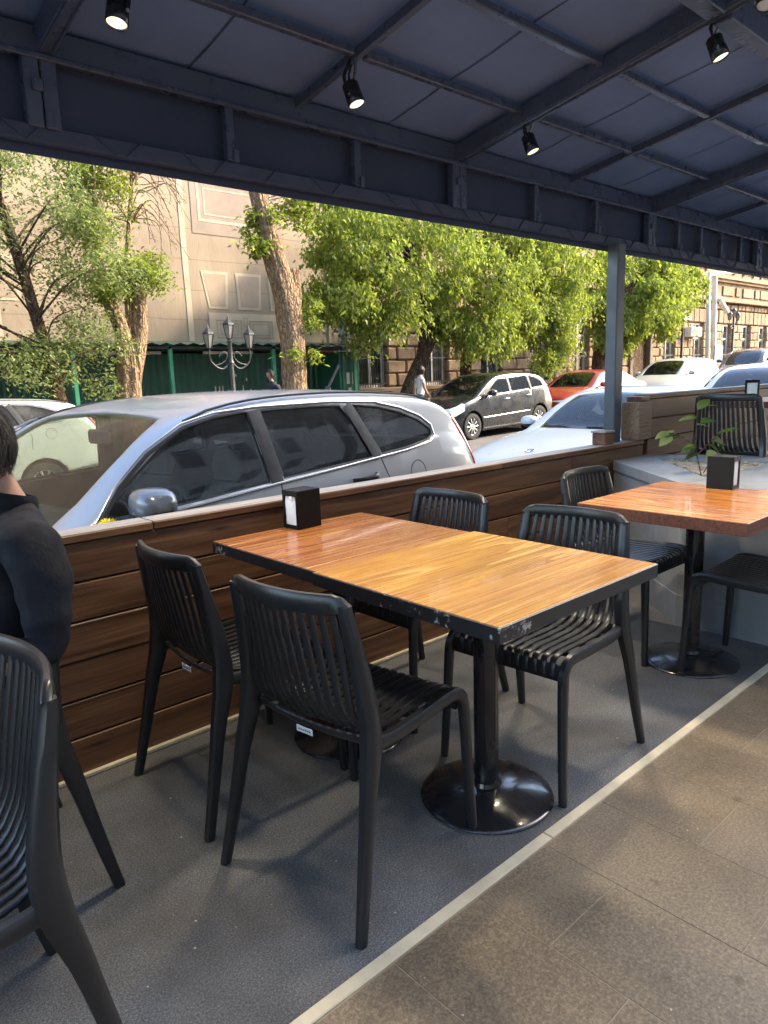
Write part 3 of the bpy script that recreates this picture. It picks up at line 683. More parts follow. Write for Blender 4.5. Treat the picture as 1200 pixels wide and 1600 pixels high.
# ------------------------------------------------------------------ spot lamps
def spot(x, y, label, tilt, az, power, lit=True, drop=.13):
    zt = zr(y)+.01
    root = empty('spot_lamp', (x, y, zt), 0, label, 'lamp', 'black spot lamps under the canopy')
    T = Matrix.Translation((0, 0, -drop))@Matrix.Rotation(az, 4, 'Z')@Matrix.Rotation(tilt, 4, 'Y')@Matrix.Scale(.8, 4)
    m = MB(); prof = [(.0, .062), (.030, .062), (.036, .056)]
    for k in range(5): z_ = .050-k*.008; prof += [(.037, z_), (.037, z_-.004), (.034, z_-.0045), (.034, z_-.0075)]
    prof += [(.038, .008), (.039, -.032), (.036, -.036), (.034, -.030)]
    m.lathe(prof, 28, T, cap=False).build('housing', M['blackmetal'], root, 40)
    MB().lathe([(.0, .003), (.034, .003)], 28, T@Matrix.Translation((0, 0, -.034)), cap=False).build('lens', M['bulb'] if lit else M['lensglass'], root)
    MB().lathe([(.0345, .0), (.0385, .0), (.0395, .003)], 28, T@Matrix.Translation((0, 0, -.0375)), cap=False).build('rim', M['blackmetal'], root, 40)
    for s in (-1, 1):
        a = T@Vector((0, s*.043, .0)); c = T@Vector((0, s*.043, .07)); e_ = Vector((0, s*.012, -.005))
        MB().sweep(smooth_path([e_, e_.lerp(c, .5)+Vector((0, s*.006, 0)), c, a], 3), ROUND8, .0065, .002, side=Vector((1, 0, 0))).build('yoke_arm', M['blackmetal'], root, 40)
        MB().lathe([(.0, .0), (.006, .0), (.006, .006), (.0, .006)], 10, T@Matrix.Translation((0, s*.042, 0))@Matrix.Rotation(R(-90*s), 4, 'X'), cap=False).build('knob', M['alloy'], root)
    q = T@Vector((0, 0, .06)); MB().tube(smooth_path([q, q+Vector((.015, .02, .04)), (.03, .05, .0), (.01, .12, .0)], 4), .004, 6).build('cable', M['rubber'], root, 60)
    if lit:
        ld = bpy.data.lights.new('lamp_light', 'SPOT'); ld.energy = power; ld.spot_size = R(105); ld.spot_blend = .7; ld.color = (1, .84, .62); ld.shadow_soft_size = .09
        lo = bpy.data.objects.new('lamp_light', ld); C.objects.link(lo); lo.parent = root; lo.matrix_local = T@Matrix.Translation((0, 0, -.045))@Matrix.Scale(1.25, 4)
    return root
spot(.935, 2.06, 'leftmost lit black spot lamp under the canopy', R(14), R(25), 17, drop=.12)
spot(1.80, 2.09, 'lit black spot lamp at the thin rafter, second from the left', R(20), R(110), 17)
spot(2.80, 2.06, 'lit black spot lamp at the thick rafter, third from the left', R(22), R(110), 17)
spot(2.83, 1.26, 'rightmost lit black spot lamp hanging near the big cross beam', R(22), R(110), 17)
spot(2.70, 1.05, 'unlit dark lamp cut by the top edge at the right', R(20), R(0), 0, lit=False, drop=.11)
# ------------------------------------------------------------------ cars (front of every car points to -X, local x runs from nose to tail)
def cut_poly(bm, poly, ax, test):
    """split faces passing test along the outline of poly (2D in axes ax) and return the faces inside"""
    lo = [min(p[i] for p in poly)-.05 for i in (0, 1)]; hi = [max(p[i] for p in poly)+.05 for i in (0, 1)]
    def near(f):
        b0 = [min(v.co[ax[i]] for v in f.verts) for i in (0, 1)]; b1 = [max(v.co[ax[i]] for v in f.verts) for i in (0, 1)]
        return all(b1[i] > lo[i] and b0[i] < hi[i] for i in (0, 1)) and test(f)
    n = len(poly)
    for k in range(n):
        p, q = poly[k], poly[(k+1) % n]
        fs = [f for f in bm.faces if near(f)]
        es = {e for f in fs for e in f.edges}; vs = {v for f in fs for v in f.verts}
        co = [0, 0, 0]; no = [0, 0, 0]; co[ax[0]], co[ax[1]] = p; no[ax[0]], no[ax[1]] = -(q[1]-p[1]), q[0]-p[0]
        if abs(no[ax[0]])+abs(no[ax[1]]) < 1e-6: continue
        bmesh.ops.bisect_plane(bm, geom=fs+list(es)+list(vs), dist=1e-4, plane_co=co, plane_no=Vector(no).normalized())
    out = []
    for f in bm.faces:
        if test(f):
            c = f.calc_center_median()
            if inpoly(c[ax[0]], c[ax[1]], poly): out.append(f)
    return out
def take(bm, faces, name, m, parent, off=0):
    """move faces of bm into a mesh object of their own"""
    me = bpy.data.meshes.new(name); b2 = bmesh.new(); mp = {}
    for f in faces:
        for v in f.verts:
            if v not in mp: mp[v] = b2.verts.new(v.co+v.normal*off)
    for f in faces:
        try: b2.faces.new([mp[v] for v in f.verts])
        except ValueError: pass
    b2.to_mesh(me); b2.free(); me.materials.append(m)
    me.polygons.foreach_set('use_smooth', [True]*len(me.polygons))
    o = bpy.data.objects.new(name, me); C.objects.link(o); o.parent = parent
    return o
def rounded(poly, n=3, r=.22):
    """round the corners of a polygon"""
    out = []; N_ = len(poly)
    for i in range(N_):
        a, p, c = (Vector((*poly[(i+d) % N_], 0)) for d in (-1, 0, 1))
        s0 = p.lerp(a, min(r, .07/max(.001, (a-p).length)) if r < 1 else .3); s1 = p.lerp(c, min(r, .07/max(.001, (c-p).length)))
        for k in range(n+1):
            t = k/n; q = s0*(1-t)**2+p*2*t*(1-t)+s1*t*t; out.append((q.x, q.y))
    return out
def smooth2(poly, n=3): return [(q.x, q.y) for q in smooth_path([(x, y, 0) for x, y in poly], n)]
def make_car(name, label, pos, yawdeg, P):
    x0, y0 = pos; xm = x0+P['L']*.5
    root = empty(name, (x0, y0, 0), 0, label, 'car', P.get('group'))
    sl = gslope(xm); root.location.z = gz(xm)-sl*P['L']*.5+P.get('dz', 0)
    root.rotation_euler = (0, -math.atan(sl), R(yawdeg))
    L_, W_ = P['L'], P['W']; top = P['top']; belt = P['belt']; tum = P.get('tumble', .24); cur = P.get('curv', .30)
    ZT = lambda x: interp(x, topS); topS = smooth2(top, 4)
    c_ = P.get('crown', .085)
    def w2(x):
        k = 1-.17*max(0, (P.get('nr', .75)-x)/P.get('nr', .75))**2.3-.10*max(0, (x-(L_-.55))/.55)**2.3; return W_/2*k
    def zbelt(x):
        return min(interp(x, belt), ZT(x)-crown(x)-.03)
    def crown(x): return c_ if x > .25 and x < L_-.15 else c_*.8
    def side(x, z):
        zb = zbelt(x); yb = w2(x)*(1-.06*((min(z, zb)-.58)/.6)**2)
        if z > zb: d = z-zb; yb -= tum*d+cur*d*d*.6+.012*min(1, d/.02)
        return yb
    xs = sorted(set([round(L_*i/84, 4) for i in range(85)]+[.012, .03, .06, L_-.012, L_-.03, L_-.06]))
    n1, n2, n3 = 9, 8, 9; rings = []
    for x in xs:
        zt = ZT(x); ze = zt-crown(x); zb = zbelt(x); z0 = interp(x, [(0, .26), (.3, .19), (L_-.4, .2), (L_, .32)])
        half = []
        for k in range(n1): 
            z = lerp(z0, zb, k/(n1-1)); half.append((side(x, z), z))
        for k in range(1, n2): 
            z = lerp(zb, max(zb+.004, ze), k/(n2-1)); half.append((side(x, z), z))
        ye = half[-1][0]; zz = half[-1][1]
        for k in range(1, n3+1):
            t = math.pi/2*k/n3; half.append((ye*math.cos(t)**.72 if k < n3 else 0, zz+(zt-zz)*math.sin(t)**.85))
        rings.append([(x, -y, z) for y, z in half]+[(x, y, z) for y, z in half[-2::-1]])
    bm = bmesh.new(); V = [[bm.verts.new(p) for p in r] for r in rings]; k = len(rings[0])
    for i in range(len(V)-1):
        for j in range(k-1): bm.faces.new((V[i][j], V[i+1][j], V[i+1][j+1], V[i][j+1]))
    bm.faces.new(V[0]); bm.faces.new(V[-1][::-1])
    bmesh.ops.remove_doubles(bm, verts=bm.verts, dist=1e-5)
    bmesh.ops.recalc_face_normals(bm, faces=bm.faces); bm.normal_update()
    sidet = lambda f: abs(f.normal.y) > .45
    upt = lambda f: f.normal.z > .12
    gone = []
    gs = P.get('glass', 'glass_street')
    for wi, (poly, gm) in enumerate(P['windows']):
        pl_ = poly
        fs = [f for f in cut_poly(bm, pl_, (0, 2), sidet)]
        for sgn in (-1, 1): 
            ff = [f for f in fs if f.calc_center_median().y*sgn > 0]
            if ff: take(bm, ff, 'side_window', M[gm or gs], root, -.004)
        bmesh.ops.delete(bm, geom=fs, context='FACES')
    for nm, key in (('windscreen', 'ws'), ('rear_window', 'rw')):
        if key in P:
            fs = cut_poly(bm, P[key], (0, 1), lambda f: f.normal.z > .08 and f.calc_center_median().z > .78)
            if fs: take(bm, fs, nm, M[P.get(key+'_glass', gs)], root, -.004); bmesh.ops.delete(bm, geom=fs, context='FACES')
    for hx in (P['wf'], P['wr']):
        rr = P['wrad']+.055; pc = [(hx+rr*math.cos(2*math.pi*q/20), P['wrad']+.01+rr*math.sin(2*math.pi*q/20)) for q in range(20)]
        fs = cut_poly(bm, pc, (0, 2), sidet); bmesh.ops.delete(bm, geom=fs, context='FACES')
    for nm, poly, m_ in P.get('lights', []):
        fs = cut_poly(bm, poly, (0, 2), lambda f: abs(f.normal.y) > .12 or abs(f.normal.x) > .2)
        for sgn in (-1, 1):
            ff = [f for f in fs if f.calc_center_median().y*sgn > .2]
            if ff: take(bm, ff, nm, M[m_], root, .004)
    me = bpy.data.meshes.new('body'); bm.to_mesh(me); bm.free()
    me.materials.append(M[P['paint']]); me.materials.append(M['interior'])
    me.polygons.foreach_set('use_smooth', [True]*len(me.polygons)); me.set_sharp_from_angle(angle=R(48))
    body = bpy.data.objects.new('body', me); C.objects.link(body); body.parent = root
    so = body.modifiers.new('thickness', 'SOLIDIFY'); so.thickness = .028; so.offset = -1; so.material_offset = 1; so.use_rim = True
    # window surrounds and trims lying on the side
    def onside(nm, pts, sa, sb, m_, both=True, off=.002, closed=False, parent=root, cols=None):
        for s in ((-1, 1) if both else (-1,)):
            p = [Vector((x, s*(side(x, z)+off), z)) for x, z in pts]
            if closed: p.append(p[0])
            MB().sweep(p, ROUND8, sa, sb, side=[Vector((0, s, .25))]*len(p), caps=not closed).build(nm, m_, parent, 50)
    for poly, gm in P['windows']: onside('window_seal', poly, .004, .009, M['rubber'], closed=True, off=.0)
    for nm, pts, sa, sb, m_, off in P.get('trims', []): onside(nm, pts, sa, sb, M[m_], off=off)
    # wheels
    for hx in (P['wf'], P['wr']):
        for s in (-1, 1):
            r_ = P['wrad']; T = Matrix.Translation((hx, s*(W_/2-.115), r_))@Matrix.Rotation(R(-90*s), 4, 'X')
            wh = MB().lathe([(r_*.62, -.10), (r_*.80, -.108), (r_*.95, -.10), (r_, -.07), (r_, .07), (r_*.95, .10), (r_*.80, .108), (r_*.64, .10), (r_*.62, -.10)], 36, T, cap=False).build('wheel', M['tyre'], root, 40)
            rim = MB(); rim.lathe([(r_*.64, .098), (r_*.66, .085), (r_*.60, .07), (r_*.58, -.05)], 32, T, cap=False)
            for q in range(10):
                a = 2*math.pi*q/10; rim.sweep([T@Vector((r_*.09*math.cos(a), r_*.09*math.sin(a), .075)), T@Vector((r_*.35*math.cos(a), r_*.35*math.sin(a), .088)), T@Vector((r_*.62*math.cos(a), r_*.62*math.sin(a), .08))], ROUND8, [.016, .014, .018], .012, side=T.to_3x3()@Vector((-math.sin(a), math.cos(a), 0)))
            rim.lathe([(.0, .092), (r_*.12, .088), (r_*.17, .075), (r_*.17, .05)], 20, T, cap=False).build('rim', M['alloy'], wh, 40)
            MB().lathe([(.0, .0), (r_*.6, .0)], 24, T@Matrix.Translation((0, 0, -.02)), cap=False).build('brake_disc', M['interior'], wh)
            MB().lathe([(r_+.06, .02), (r_+.06, -.30), (.0, -.30)], 24, T, cap=False).build('wheel_well', M['interior'], root, 40)
    # interior
    zs = P.get('seatz', .38)
    it = MB().box((1.1, -W_/2+.16, .24), (P.get('cabin_end', L_-.5), W_/2-.16, zs)); it.build('cabin_floor', M['interior'], root)
    ws_x = P['dash']
    MB().sweep([(ws_x, y, P['dashz']) for y in (-W_/2+.17, -.3, .3, W_/2-.17)], ROUND8, .30, .10, side=Vector((1, 0, 0))).build('dashboard', M['interior'], root, 50)
    T = Matrix.Translation((ws_x+.42, -.36, P['dashz']+.04))@Matrix.Rotation(R(-62), 4, 'Y')
    sw = MB(); sw.sweep([T@Vector((.185*math.cos(a), .185*math.sin(a), 0)) for a in [2*math.pi*q/24 for q in range(25)]], circ(8), .017, .017)
    for a in (.0, 2.3, 4.0): sw.sweep([T@Vector((0, 0, -.02)), T@Vector((.18*math.cos(a), .18*math.sin(a), 0))], ROUND8, .022, .008)
    sw.build('steering_wheel', M['interior'], root, 50)
    for sx, bench in ((P['seat1'], False), (P['seat1']+.85, True)):
        for yy in (-.36, .36):
            s_ = MB(); h_ = zs+P.get('seath', .60)
            s_.sweep(smooth_path([(sx+.02, yy, zs+.1), (sx+.07, yy, zs+.35), (sx+.14, yy, h_)], 3), ROUND8, [.22]*6+[.17], [.07]*6+[.05], side=Vector((0, 1, 0)))
            s_.sweep([(sx+.15, yy, h_+.02), (sx+.16, yy, h_+.10), (sx+.17, yy, h_+.19)], ROUND8, [.12, .14, .11], [.045, .05, .04], side=Vector((0, 1, 0)))
            s_.cbox((sx-.42, yy-.24, zs), (sx+.06, yy+.24, zs+.16), .05).build('seat', M['seat_cloth'], root, 60)
    zm = ZT(P['mir'][0]+.45)-.14
    MB().cbox((P['mir'][0]+.36, -.11, zm-.04), (P['mir'][0]+.39, .11, zm+.04), .012).build('inner_mirror', M['rubber'], root)
    # door mirrors
    mx, mz = P['mir']
    for s in (-1, 1):
        yy = side(mx, mz); m1 = MB(); n = 9; prof = circ(14)
        se = [(math.copysign(abs(math.cos(a))**.6, math.cos(a)), math.copysign(abs(math.sin(a))**.7, math.sin(a))) for a in [2*math.pi*q/18 for q in range(18)]]
        path = [(mx+.012*(q/(n-1))**2*-2, s*(yy+.045+.215*q/(n-1)), mz+.105) for q in range(n)]
        sc = [(.30, .78, .93, .99, 1, .98, .93, .80, .42)[q] for q in range(n)]
        m1.sweep(path, [(max(-.5, a), b_) for a, b_ in se], [.076*v for v in sc], [.088*v for v in sc], side=Vector((0, 0, 1))).build('door_mirror', M[P['mirror_paint']], root, 60)
        MB().sweep([(x_+.004, y_, z_) for x_, y_, z_ in path], [(min(-.46, a), b_) for a, b_ in se], [.078*v for v in sc], [.087*v for v in sc], side=Vector((0, 0, 1))).build('mirror_base', M['rubber'], root, 60)
        MB().sweep([(mx-.05, s*(yy-.03), mz+.03), (mx-.02, s*(yy+.05), mz+.045), (mx, s*(yy+.10), mz+.055)], ROUND8, .05, [.018, .016, .012], side=Vector((1, 0, 0))).build('mirror_foot', M['rubber'], root, 50)
    for hx, hz, m_ in P.get('handles', []):
        for s in (-1, 1):
            y_ = side(hx, hz); MB().sweep(smooth_path([(hx, s*(y_-.005), hz), (hx+.03, s*(y_+.028), hz+.002), (hx+.12, s*(y_+.034), hz+.004), (hx+.19, s*(y_+.028), hz+.008), (hx+.22, s*(y_-.005), hz+.01)], 3), ROUND8, .017, .009, side=Vector((0, 0, 1))).build('door_handle', M[m_], root, 50)
    if 'antenna' in P:
        ax_, az = P['antenna'], ZT(P['antenna'])
        MB().tube([(ax_, 0, az-.01), (ax_+.02, 0, az+.03)], .022, 8).tube([(ax_+.01, 0, az+.02), (ax_+.15, 0, az+.19)], .009, 6).build('antenna', M['rubber'], root, 60)
    if 'rails' in P:
        a, c2, dy = P['rails']; n = 14
        for s in (-1, 1):
            pts = []
            for q in range(n+1):
                x = lerp(a, c2, q/n); zt = ZT(x); ye = side(x, zt-crown(x)); pts.append((x, s*ye*dy, zt-.036+.010*math.sin(math.pi*q/n)**.35))
            MB().sweep(pts, ROUND8, .009, .006, side=Vector((0, 1, 0))).build('roof_rail', M[P.get('rail_mat', 'rubber')], root, 50)
    if 'plate' in P:
        zc = P['plate']; MB().cbox((-.012, -.26, zc-.055), (.004, .26, zc+.055), .003).build('number_plate', M['white_paper'], root)
    g = P.get('grille')
    if g:
        gz0, gz1, gw = g; gx = .006
        for x in xs:
            if ZT(x)-crown(x) > gz1: gx = x; break
        gr = MB()
        for q in range(5): z_ = lerp(gz0, gz1, (q+.5)/5); gr.box((-.02+.0, -gw, z_-.012), (.035, gw, z_+.012))
        gr.build('grille', M['rubber'], root)
        MB().sweep([(-.018, gw*math.cos(a)*1.02, (gz0+gz1)/2+(gz1-gz0)*.6*math.sin(a)) for a in [2*math.pi*q/24 for q in range(25)]], circ(6), .010, .010).build('grille_frame', M['chrome'], root, 60)
    if 'wiper' in P:
        for ya, yb in ((-.62, -.05), (.02, .58)):
            xa = P['wiper']; MB().sweep([(xa+.05, ya, ZT(xa+.05)-crown(xa)*.55+.0), (xa+.07, (ya+yb)/2, ZT(xa+.07)+.006), (xa+.06, yb, ZT(xa+.06)+.004)], ROUND8, .009, .006).build('wiper', M['rubber'], root, 50)
    return root, side, ZT
# --- silver SUV beside the wall
suv = dict(L=4.57, W=1.82, paint='paint_silver', mirror_paint='paint_mirror', crown=.075, tumble=.20, curv=.28,
    top=[(0, .50), (.03, .72), (.12, .86), (.35, .96), (.75, 1.05), (1.12, 1.12), (1.35, 1.27), (1.6, 1.45), (1.85, 1.60), (2.1, 1.675), (2.5, 1.715), (3.1, 1.715), (3.7, 1.68), (4.0, 1.635), (4.2, 1.55), (4.38, 1.33), (4.5, 1.12), (4.55, .95), (4.57, .55)],
    belt=[(0, .85), (1.0, 1.10), (1.40, 1.195), (2.4, 1.235), (3.4, 1.285), (4.0, 1.335), (4.57, 1.30)],
    windows=[([(1.40, 1.215), (1.52, 1.345), (1.70, 1.475), (1.92, 1.575), (2.12, 1.612), (2.26, 1.622), (2.335, 1.622), (2.375, 1.25), (1.9, 1.228)], 'glass_side'),
             ([(2.47, 1.255), (2.425, 1.625), (2.8, 1.625), (3.05, 1.615), (3.19, 1.45), (3.24, 1.285), (2.9, 1.27)], 'glass_dark'),
             ([(3.33, 1.292), (3.16, 1.612), (3.4, 1.588), (3.62, 1.54), (3.80, 1.475), (3.91, 1.41), (3.92, 1.365), (3.86, 1.335), (3.6, 1.305)], 'glass_dark')],
    ws=[(1.14, -.62), (1.14, 0), (1.14, .62), (1.40, .655), (1.65, .625), (1.86, .58), (1.93, .55), (1.97, 0), (1.93, -.55), (1.86, -.58), (1.65, -.625), (1.40, -.655)], ws_glass='glass_clear',
    rw=[(4.22, -.5), (4.22, .5), (4.40, .56), (4.40, -.56)], rw_glass='glass_dark',
    wf=.88, wr=3.50, wrad=.345, dash=1.62, dashz=1.02, seat1=2.35, seath=.78, seatz=.42, mir=(1.55, 1.18), cabin_end=4.2, antenna=3.75, rails=(1.95, 4.0, .955), rail_mat='rubber', wiper=1.12,
    handles=[(2.15, 1.12, 'plastic'), (3.02, 1.165, 'plastic')],
    lights=[('headlight', [(.05, .80), (.5, .98), (.52, .88), (.1, .70)], 'lensglass')],
    trims=[('chrome_trim', [(1.38, 1.197), (1.9, 1.213), (2.42, 1.238), (2.9, 1.258), (3.3, 1.277), (3.6, 1.292), (3.87, 1.32), (3.945, 1.36), (3.93, 1.43), (3.82, 1.50), (3.63, 1.565), (3.4, 1.612)], .0035, .007, 'chrome', .004),
           ('drip_trim', [(1.36, 1.20), (1.50, 1.352), (1.69, 1.490), (1.91, 1.592), (2.12, 1.632), (2.4, 1.645), (3.0, 1.640), (3.4, 1.615)], .004, .006, 'chrome', .004),
           ('pillar_cover', [(lerp(2.422, 2.380, q/8), lerp(1.244, 1.628, q/8)) for q in range(9)], .003, .043, 'rubber', .004), ('pillar_cover', [(lerp(3.29, 3.115, q/8), lerp(1.280, 1.615, q/8)) for q in range(9)], .003, .040, 'rubber', .004),
           ('door_seam', [(2.44, .45), (2.45, .9), (2.44, 1.235)], .0015, .004, 'rubber', .0005), ('door_seam', [(3.36, .9), (3.38, 1.1), (3.31, 1.275)], .0015, .004, 'rubber', .0005),
           ('door_seam', [(1.30, .45), (1.28, .9), (1.33, 1.16)], .0015, .004, 'rubber', .0005),
           ('fuel_flap', [(3.68+.085*math.cos(a), 1.13+.085*math.sin(a)) for a in [2*math.pi*q/16 for q in range(17)]], .0012, .0025, 'rubber', .0004)])
sc_, ssf, szt2 = make_car('silver_car', 'silver SUV parked right behind the timber wall with dusty dark windows', (-.436, 3.585), 9.6, suv)
for s in (-1, 1):                          # tall tail lamps on the rear corners
    pts = [(x, s*(ssf(x, szt2(x)-.075)-.012), szt2(x)-.070) for x in [4.22+.03*k for k in range(11)]]
    MB().sweep(pts, ROUND8, [.010+.0018*k for k in range(11)], .026, side=Vector((.35, s, 0))).build('tail_light', M['redglass'], sc_, 50)
def variant(base, **k): d = dict(base); d.update(k); return d
# --- pale blue white saloon behind it
saloon = dict(L=4.87, W=1.86, paint='paint_pale', mirror_paint='paint_pale', crown=.07, tumble=.36, curv=.35,
    top=[(0, .45), (.03, .64), (.14, .755), (.4, .84), (.9, .94), (1.35, 1.0), (1.5, 1.03), (1.75, 1.17), (2.05, 1.33), (2.3, 1.42), (2.7, 1.465), (3.2, 1.45), (3.6, 1.37), (4.0, 1.18), (4.2, 1.09), (4.6, 1.04), (4.82, .95), (4.87, .5)],
    belt=[(0, .72), (1.3, .93), (2.4, .97), (3.6, 1.0), (4.87, .98)],
    windows=[([(1.68, .985), (1.95, 1.14), (2.2, 1.28), (2.45, 1.345), (2.68, 1.355), (2.70, .998)], None), ([(2.80, 1.0), (2.77, 1.355), (3.1, 1.345), (3.4, 1.28), (3.7, 1.13), (3.78, 1.03)], None)],
    ws=[(1.46, -.66), (1.42, 0), (1.46, .66), (1.8, .64), (2.12, .57), (2.2, .54), (2.26, 0), (2.2, -.54), (2.12, -.57), (1.8, -.64)], ws_glass='glass_clear',
    rw=[(3.5, -.5), (3.45, 0), (3.5, .5), (4.02, .58), (4.02, -.58)],
    wf=.86, wr=3.73, wrad=.325, dash=1.95, dashz=.86, seat1=2.65, seath=.62, seatz=.34, mir=(1.80, .945), cabin_end=4.1, wiper=1.42, grille=(.42, .60, .38), plate=.35,
    handles=[(2.5, .86, 'paint_pale'), (3.4, .88, 'paint_pale')],
    lights=[('headlight', [(.04, .68), (.46, .80), (.42, .66), (.06, .56)], 'lensglass'), ('tail_light', [(4.6, .98), (4.86, .9), (4.86, .72), (4.6, .76)], 'redglass')],
    trims=[('chrome_trim', [(1.64, .97), (2.4, .985), (3.2, 1.0), (3.84, 1.02), (3.72, 1.15), (3.4, 1.30), (3.1, 1.365), (2.7, 1.375), (2.44, 1.363), (2.18, 1.297), (1.92, 1.15), (1.64, .97)], .003, .006, 'chrome', .003),
           ('door_seam', [(2.74, .4), (2.74, .97)], .0015, .004, 'rubber', .0005)])
sal, sf, szt = make_car('pale_saloon', 'pale blue white saloon with a round hood emblem parked behind the silver SUV', (6.25, 4.9), -1, saloon)
e_ = MB(); bx_, zx_ = .42, szt(.42)+.004   # round emblem with three-spoke star, and hood creases
e_.sweep([(bx_+.052*math.cos(a), .052*math.sin(a), szt(bx_+.052*math.cos(a))+.004) for a in [2*math.pi*q/28 for q in range(29)]], circ(6), .0045, .0045)
for q in range(3):
    a = 2*math.pi*q/3+math.pi; e_.sweep([(bx_, 0, zx_), (bx_+.05*math.cos(a), .05*math.sin(a), szt(bx_+.05*math.cos(a))+.004)], circ(6), [.008, .002], [.004, .003])
e_.build('emblem', M['chrome'], sal, 50)
for s in (-1, 1): MB().sweep([(x, s*lerp(.28, .52, (x-.3)/1.1), szt(x)-.010) for x in [.3+.11*k for k in range(11)]], circ(6), .012, .006, side=Vector((0, 1, 0))).build('hood_crease', M['paint_pale'], sal, 60)
# --- compact van style car, black, across the road
mpv = dict(L=4.27, W=1.78, paint='paint_black', mirror_paint='paint_black', crown=.08, tumble=.24, curv=.30,
    top=[(0, .46), (.03, .66), (.12, .78), (.35, .90), (.7, 1.01), (.95, 1.08), (1.25, 1.25), (1.6, 1.44), (1.95, 1.56), (2.4, 1.605), (3.0, 1.60), (3.5, 1.555), (3.8, 1.47), (4.0, 1.27), (4.15, 1.02), (4.24, .85), (4.27, .5)],
    belt=[(0, .75), (1.0, 1.0), (1.5, 1.04), (2.6, 1.08), (3.6, 1.13), (4.27, 1.12)],
    windows=[([(1.32, 1.055), (1.6, 1.24), (1.85, 1.395), (2.1, 1.475), (2.30, 1.495), (2.32, 1.085)], None), ([(2.41, 1.09), (2.39, 1.50), (2.8, 1.495), (3.15, 1.47), (3.22, 1.11)], None), ([(3.31, 1.125), (3.25, 1.46), (3.5, 1.42), (3.72, 1.32), (3.82, 1.18), (3.8, 1.14)], None)],
    ws=[(.98, -.62), (.95, 0), (.98, .62), (1.4, .63), (1.75, .56), (1.82, .53), (1.88, 0), (1.82, -.53), (1.75, -.56), (1.4, -.63)], ws_glass='glass_street',
    rw=[(3.78, -.5), (3.78, .5), (4.06, .58), (4.06, -.58)],
    wf=.80, wr=3.58, wrad=.33, dash=1.5, dashz=.96, seat1=2.25, seath=.7, seatz=.40, mir=(1.42, 1.02), cabin_end=3.9, wiper=.95, grille=(.44, .62, .34), plate=.36,
    handles=[(2.05, .93, 'chrome'), (2.98, .97, 'chrome')],
    lights=[('headlight', [(.06, .76), (.52, .92), (.50, .74), (.16, .60)], 'lensglass'), ('tail_light', [(3.98, 1.20), (4.12, 1.05), (4.2, .8), (4.05, .84)], 'redglass')],
    trims=[('side_moulding', [(1.2, .52), (2.2, .545), (3.1, .565)], .006, .010, 'alloy', .004), ('sill_trim', [(1.2, .26), (2.2, .26), (3.15, .27)], .006, .02, 'interior', .002),
           ('door_seam', [(2.36, .35), (2.36, 1.05)], .0015, .004, 'rubber', .0005), ('door_seam', [(1.28, .35), (1.26, .9), (1.30, 1.02)], .0015, .004, 'rubber', .0005)])
make_car('black_car', 'black compact car with silver wheels parked across the road', (12.75, 12.55), 0, mpv)
def recolour(src, name, label, pos, swap, dz=0, skip=()):
    """a copy of a built car with other paint"""
    L_ = {'silver': 4.57, 'pale': 4.87, 'black': 4.27}[src['family']]; x0, y0 = pos; xm = x0+L_*.5; sl = gslope(xm)
    r_ = dup(src, (x0, y0, gz(xm)-sl*L_*.5+dz), 0, label); r_.rotation_euler = (0, -math.atan(sl), 0); r_.name = name
    for ch in list(r_.children):
        if any(ch.name.startswith(k) for k in skip): bpy.data.objects.remove(ch); continue
        for sl_ in ch.material_slots:
            nm_ = sl_.material.name if sl_.material else ''
            if nm_ in swap: sl_.link = 'OBJECT'; sl_.material = M[swap[nm_]]
    return r_
sc_['family'] = 'silver'; sal['family'] = 'pale'; bc_ = [o for o in C.objects if o.name == 'black_car'][0]; bc_['family'] = 'black'
recolour(sal, 'red_car', 'red car half hidden by the canopy post, parked behind the black car', (17.55, 12.6), {'pale_blue_white_paint': 'paint_red', 'clear_windscreen': 'glass_street'}, 0, ('emblem',))
recolour(bc_, 'cream_car', 'cream white hatchback in the distance below the pale light mast', (23.6, 12.5), {'black_paint': 'paint_cream'})
recolour(sc_, 'dark_car', 'dark grey SUV farthest away at the right edge', (30.2, 12.4), {'silver_paint': 'paint_grey', 'clear_windscreen': 'glass_street'}, 0, ('antenna',))
recolour(sc_, 'white_car', 'white car with blue reflecting windscreen behind the deck napkin holder', (11.9, 5.1), {'silver_paint': 'paint_white', 'dark_blue_mirror': 'paint_white', 'clear_windscreen': 'glass_street'}, -.1, ('antenna',))
recolour(sc_, 'white_car', 'white SUV passing at the left edge beyond the silver car', (.05, 12.95), {'silver_paint': 'paint_white', 'dark_blue_mirror': 'paint_white', 'clear_windscreen': 'glass_street'}, -.08, ('antenna',))

for o in C.objects:
    if 'family' in o: del o['family']
# ------------------------------------------------------------------ building wrapped in printed tarpaulin, with hoarding
def gpart(root):
    off = -Vector(root.location)
    def put(nm, b, m, sm=None):
        o = b.build(nm, m, root, sm, fix=False); o.location = off; return o
    return put
noisy('green_sheet', (.015, .085, .055), .42, .2, 1.5, .1, 30, .004)
noisy('green_post', (.03, .20, .11), .5, .2, 3, 0)
noisy('dark_roof', (.02, .028, .026), .6, .2, 3, 0)
noisy('print_brown', (.215, .16, .12), .75, .12, 3, .2, 5, .02)
noisy('print_cream', (.37, .295, .20), .75, .1, 3, .2, 5, .02)
noisy('print_line', (.265, .20, .135), .75, .1, 3, 0)
noisy('stone_dark', (.16, .115, .08), .85, .3, 3, .4, 20, .02)
noisy('frame_white', (.62, .58, .50), .6, .15, 5, 0)
noisy('iron', (.03, .03, .032), .5, .2, 8, 0)
noisy('lamp_glass', (.22, .21, .18), .25, .15, 6, 0)
noisy('pole_cream', (.58, .55, .47), .55, .15, 4, 0)
YT = 17.2
